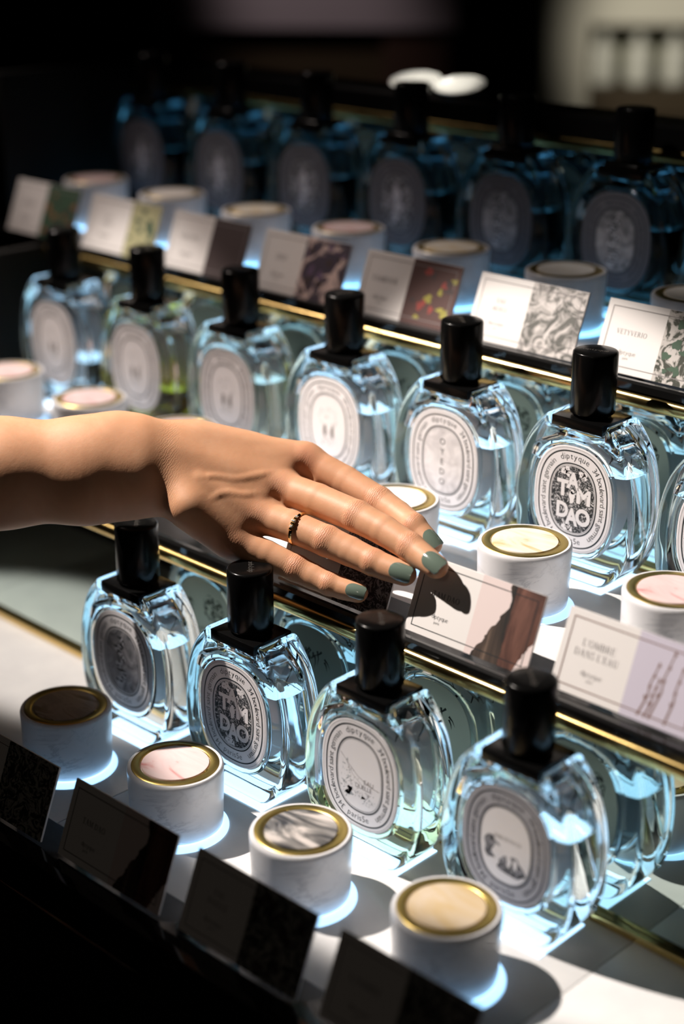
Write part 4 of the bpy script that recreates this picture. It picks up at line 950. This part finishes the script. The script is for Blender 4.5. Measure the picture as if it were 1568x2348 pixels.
# nails
NAILM = mat('sage_green_polish', (0.135, 0.180, 0.145), 0.14, spec=0.6, coat=1.0)
def nail(ch, up, side_shift, L0, L1, wid, name='fingernail'):
    a, b_ = loc(ch[-2]), loc(ch[-1]); t = (b_-a)/np.linalg.norm(b_-a); n = np.array(up, float); n -= t*(n@t); n /= np.linalg.norm(n); s = np.cross(t, n)
    tipc = b_; nu, nv = 21, 25; G = []
    for iv in range(nv):
        v = iv/(nv-1); dist = L0+(L1-L0)*v
        for iu in range(nu):
            u = -1+2*iu/(nu-1); k = 1.0
            ww = wid*(1-0.10*abs(v-0.45)); 
            if v < 0.34: ww *= math.sqrt(max(0.0, 1-((0.34-v)/0.36)**2))
            if v > 0.78: ww *= math.sqrt(max(0.0, 1-0.62*((v-0.78)/0.22)**2))
            G.append((u*ww, dist, u, v))
    pts = []
    R = wid/math.sin(1.25)
    start = np.array([tipc+t*q[1]+s*(side_shift) for q in G])
    # height of the skin along n under the middle of the nail
    H = np.zeros(len(G)); org = np.array([tipc+t*q[1]+s*(q[0]*0.7+side_shift)+n*1.5 for q in G]); hh = np.zeros(len(G)); done = np.zeros(len(G), bool)
    for _ in range(90):
        f = sample(org-n*hh[:, None]); hh = np.where(done, hh, hh+np.clip(f, 0.003, 0.2)*0.8); done |= f < 0.01
    H = 1.5-hh
    A = np.array([[1, q[1], q[1]**2, (q[0]*0.7)**2] for q in G]); okk = done & (np.array([q[3] for q in G]) < 0.75)
    c = np.linalg.lstsq(A[okk], H[okk], rcond=None)[0]
    for q in G:
        y = q[1]; base = c[0]+c[1]*y+min(c[2], 0)*y*y
        th = q[0]/R; pts.append(tipc+t*y+s*(side_shift+R*math.sin(th))+n*(base+0.045-R*(1-math.cos(th))*1.0))
    pts = np.array(pts); low = pts-n*0.06
    Wp = (towld(np.vstack([pts, low]))-np.array(WRIST)); m = len(pts); Fc = []
    for j in range(nv-1):
        for i in range(nu-1):
            q = (j*nu+i, j*nu+i+1, (j+1)*nu+i+1, (j+1)*nu+i); Fc.append(q); Fc.append(tuple(m+x for x in reversed(q)))
    rim = [i for i in range(nu)]+[j*nu+nu-1 for j in range(1, nv)]+[(nv-1)*nu+i for i in range(nu-2, -1, -1)]+[j*nu for j in range(nv-2, 0, -1)]
    for x, y in zip(rim, rim[1:]+rim[:1]): Fc.append((x, m+x, m+y, y))
    me = mesh([tuple(p) for p in Wp], Fc); bm = bmesh.new(); bm.from_mesh(me); bmesh.ops.recalc_face_normals(bm, faces=bm.faces)
    for f in bm.faces: f.smooth = True
    for e in bm.edges: e.smooth = e.calc_face_angle(0) < 1.0
    bm.to_mesh(me); bm.free()
    return link(name, me, NAILM, PERSON)
nail(FG['index'], (0.35, 0.35, 0.9), 0.0, -0.62, 0.62, 0.60)
nail(FG['middle'], (0.12, 0.10, 1.0), 0.0, -0.72, 0.72, 0.66)
nail(FG['ring'], (0.0, 0.02, 1.0), 0.0, -0.75, 0.68, 0.64)
nail(FG['pinky'], (0.0, 0.12, 1.0), 0.0, -0.62, 0.62, 0.52)
nail(FG['thumb'], (-0.1, -0.6, -0.6), 0.0, -0.5, 0.8, 0.66)
# the ring: a band with a stepped, stone-set head
ca, cb = loc((664, 1205, 102.65)), loc((700, 1219, 102.15)); rt = (cb-ca)/np.linalg.norm(cb-ca); rc = loc((684, 1214, 102.4))
e2 = np.array([0.0, 0.15, 1.0]); e2 -= rt*(e2@rt); e2 /= np.linalg.norm(e2); e1 = np.cross(e2, rt)
tilt = rt*0.26
V = []; n = 96; RRr = []
for i in range(n):
    a = 2*PI*i/n; dr = e1*math.cos(a)+e2*math.sin(a)
    o = rc+dr*0.2; 
    q = rc+np.outer(np.linspace(0.5, 1.5, 60), dr)+tilt*math.sin(a-0.6)*0; f = sample(q); j = int(np.argmax(f > 0)); RRr.append(0.5+j/59.0)
RRr = np.array(RRr); ker = np.ones(15)/15; RRr = np.convolve(np.concatenate([RRr[-7:], RRr, RRr[:7]]), ker, 'valid')
prof = [(-0.115, -0.02), (-0.12, 0.05), (-0.06, 0.095), (0.06, 0.095), (0.12, 0.05), (0.115, -0.02)]
for i in range(n):
    a = 2*PI*i/n; dr = e1*math.cos(a)+e2*math.sin(a)
    for u, h in prof: V.append(rc+dr*(RRr[i]+h)+rt*u)
m = len(prof); Fc = [(i*m+j, i*m+(j+1) % m, ((i+1) % n)*m+(j+1) % m, ((i+1) % n)*m+j) for i in range(n) for j in range(m)]
Wp = towld(np.array(V))-np.array(WRIST)
me = mesh([tuple(p) for p in Wp], Fc); bm = bmesh.new(); bm.from_mesh(me); bmesh.ops.recalc_face_normals(bm, faces=bm.faces)
for f in bm.faces: f.smooth = True
for e in bm.edges: e.smooth = e.calc_face_angle(0) < 0.6
bm.to_mesh(me); bm.free()
band = link('ring', me, M['ring_gold'], PERSON); band['label'] = 'narrow gold ring with a stepped stone setting'
gem = mat('small_stones', (0.95, 0.93, 0.9), 0.05, metal=0.6)
for k in range(6):
    a = 1.02+k*0.165; i = int(a/(2*PI)*n) % n; dr = e1*math.cos(a)+e2*math.sin(a); c = rc+dr*(RRr[i]+0.10)
    tn = -e1*math.sin(a)+e2*math.cos(a); big = 1.0 if k in (2, 3) else 0.75
    vs8 = [c+rt*u*0.135*big+tn*v*0.075+dr*h*0.075*big for h in (-0.5, 1) for u, v in ((-1, -1), (1, -1), (1, 1), (-1, 1))]
    top = [c+rt*u*0.085*big+tn*v*0.05+dr*0.115*big for u, v in ((-1, -1), (1, -1), (1, 1), (-1, 1))]
    Wp = towld(np.array(vs8+top))-np.array(WRIST)
    Fq = [(0, 3, 2, 1), (0, 1, 5, 4), (1, 2, 6, 5), (2, 3, 7, 6), (3, 0, 4, 7), (4, 5, 9, 8), (5, 6, 10, 9), (6, 7, 11, 10), (7, 4, 8, 11), (8, 9, 10, 11)]
    me = mesh([tuple(p) for p in Wp], Fq); bm = bmesh.new(); bm.from_mesh(me); bmesh.ops.recalc_face_normals(bm, faces=bm.faces); bm.to_mesh(me); bm.free()
    link('setting', me, M['ring_gold'] if k % 2 else gem, band)
# rolled dark sleeve at the elbow
sa, sb = loc((-430, 1117, 102.3)), loc((-700, 1143, 101.2)); sd = (sb-sa)/np.linalg.norm(sb-sa); s1 = np.cross(sd, NZ); s1 /= np.linalg.norm(s1); s2 = np.cross(s1, sd)
V = []; n = 48; prof = [(0.3, 4.35), (0.0, 4.55), (0.1, 4.85), (1.0, 5.0), (2.6, 4.9), (2.8, 5.05), (6.5, 5.3), (9.0, 5.5), (9.2, 0.1)]
for s_, r in prof:
    for i in range(n):
        a = 2*PI*i/n; w_ = 1+0.02*math.sin(5*a+s_); V.append(sa+sd*s_+(s1*math.cos(a)+s2*math.sin(a))*r*w_)
m = len(prof); Fc = [(j*n+i, j*n+(i+1) % n, (j+1)*n+(i+1) % n, (j+1)*n+i) for j in range(m-1) for i in range(n)]
Wp = towld(np.array(V))-np.array(WRIST)
link('sleeve', mesh([tuple(p) for p in Wp], Fc, 60), mat('black_sleeve', (0.012, 0.012, 0.014), 0.85), PERSON)
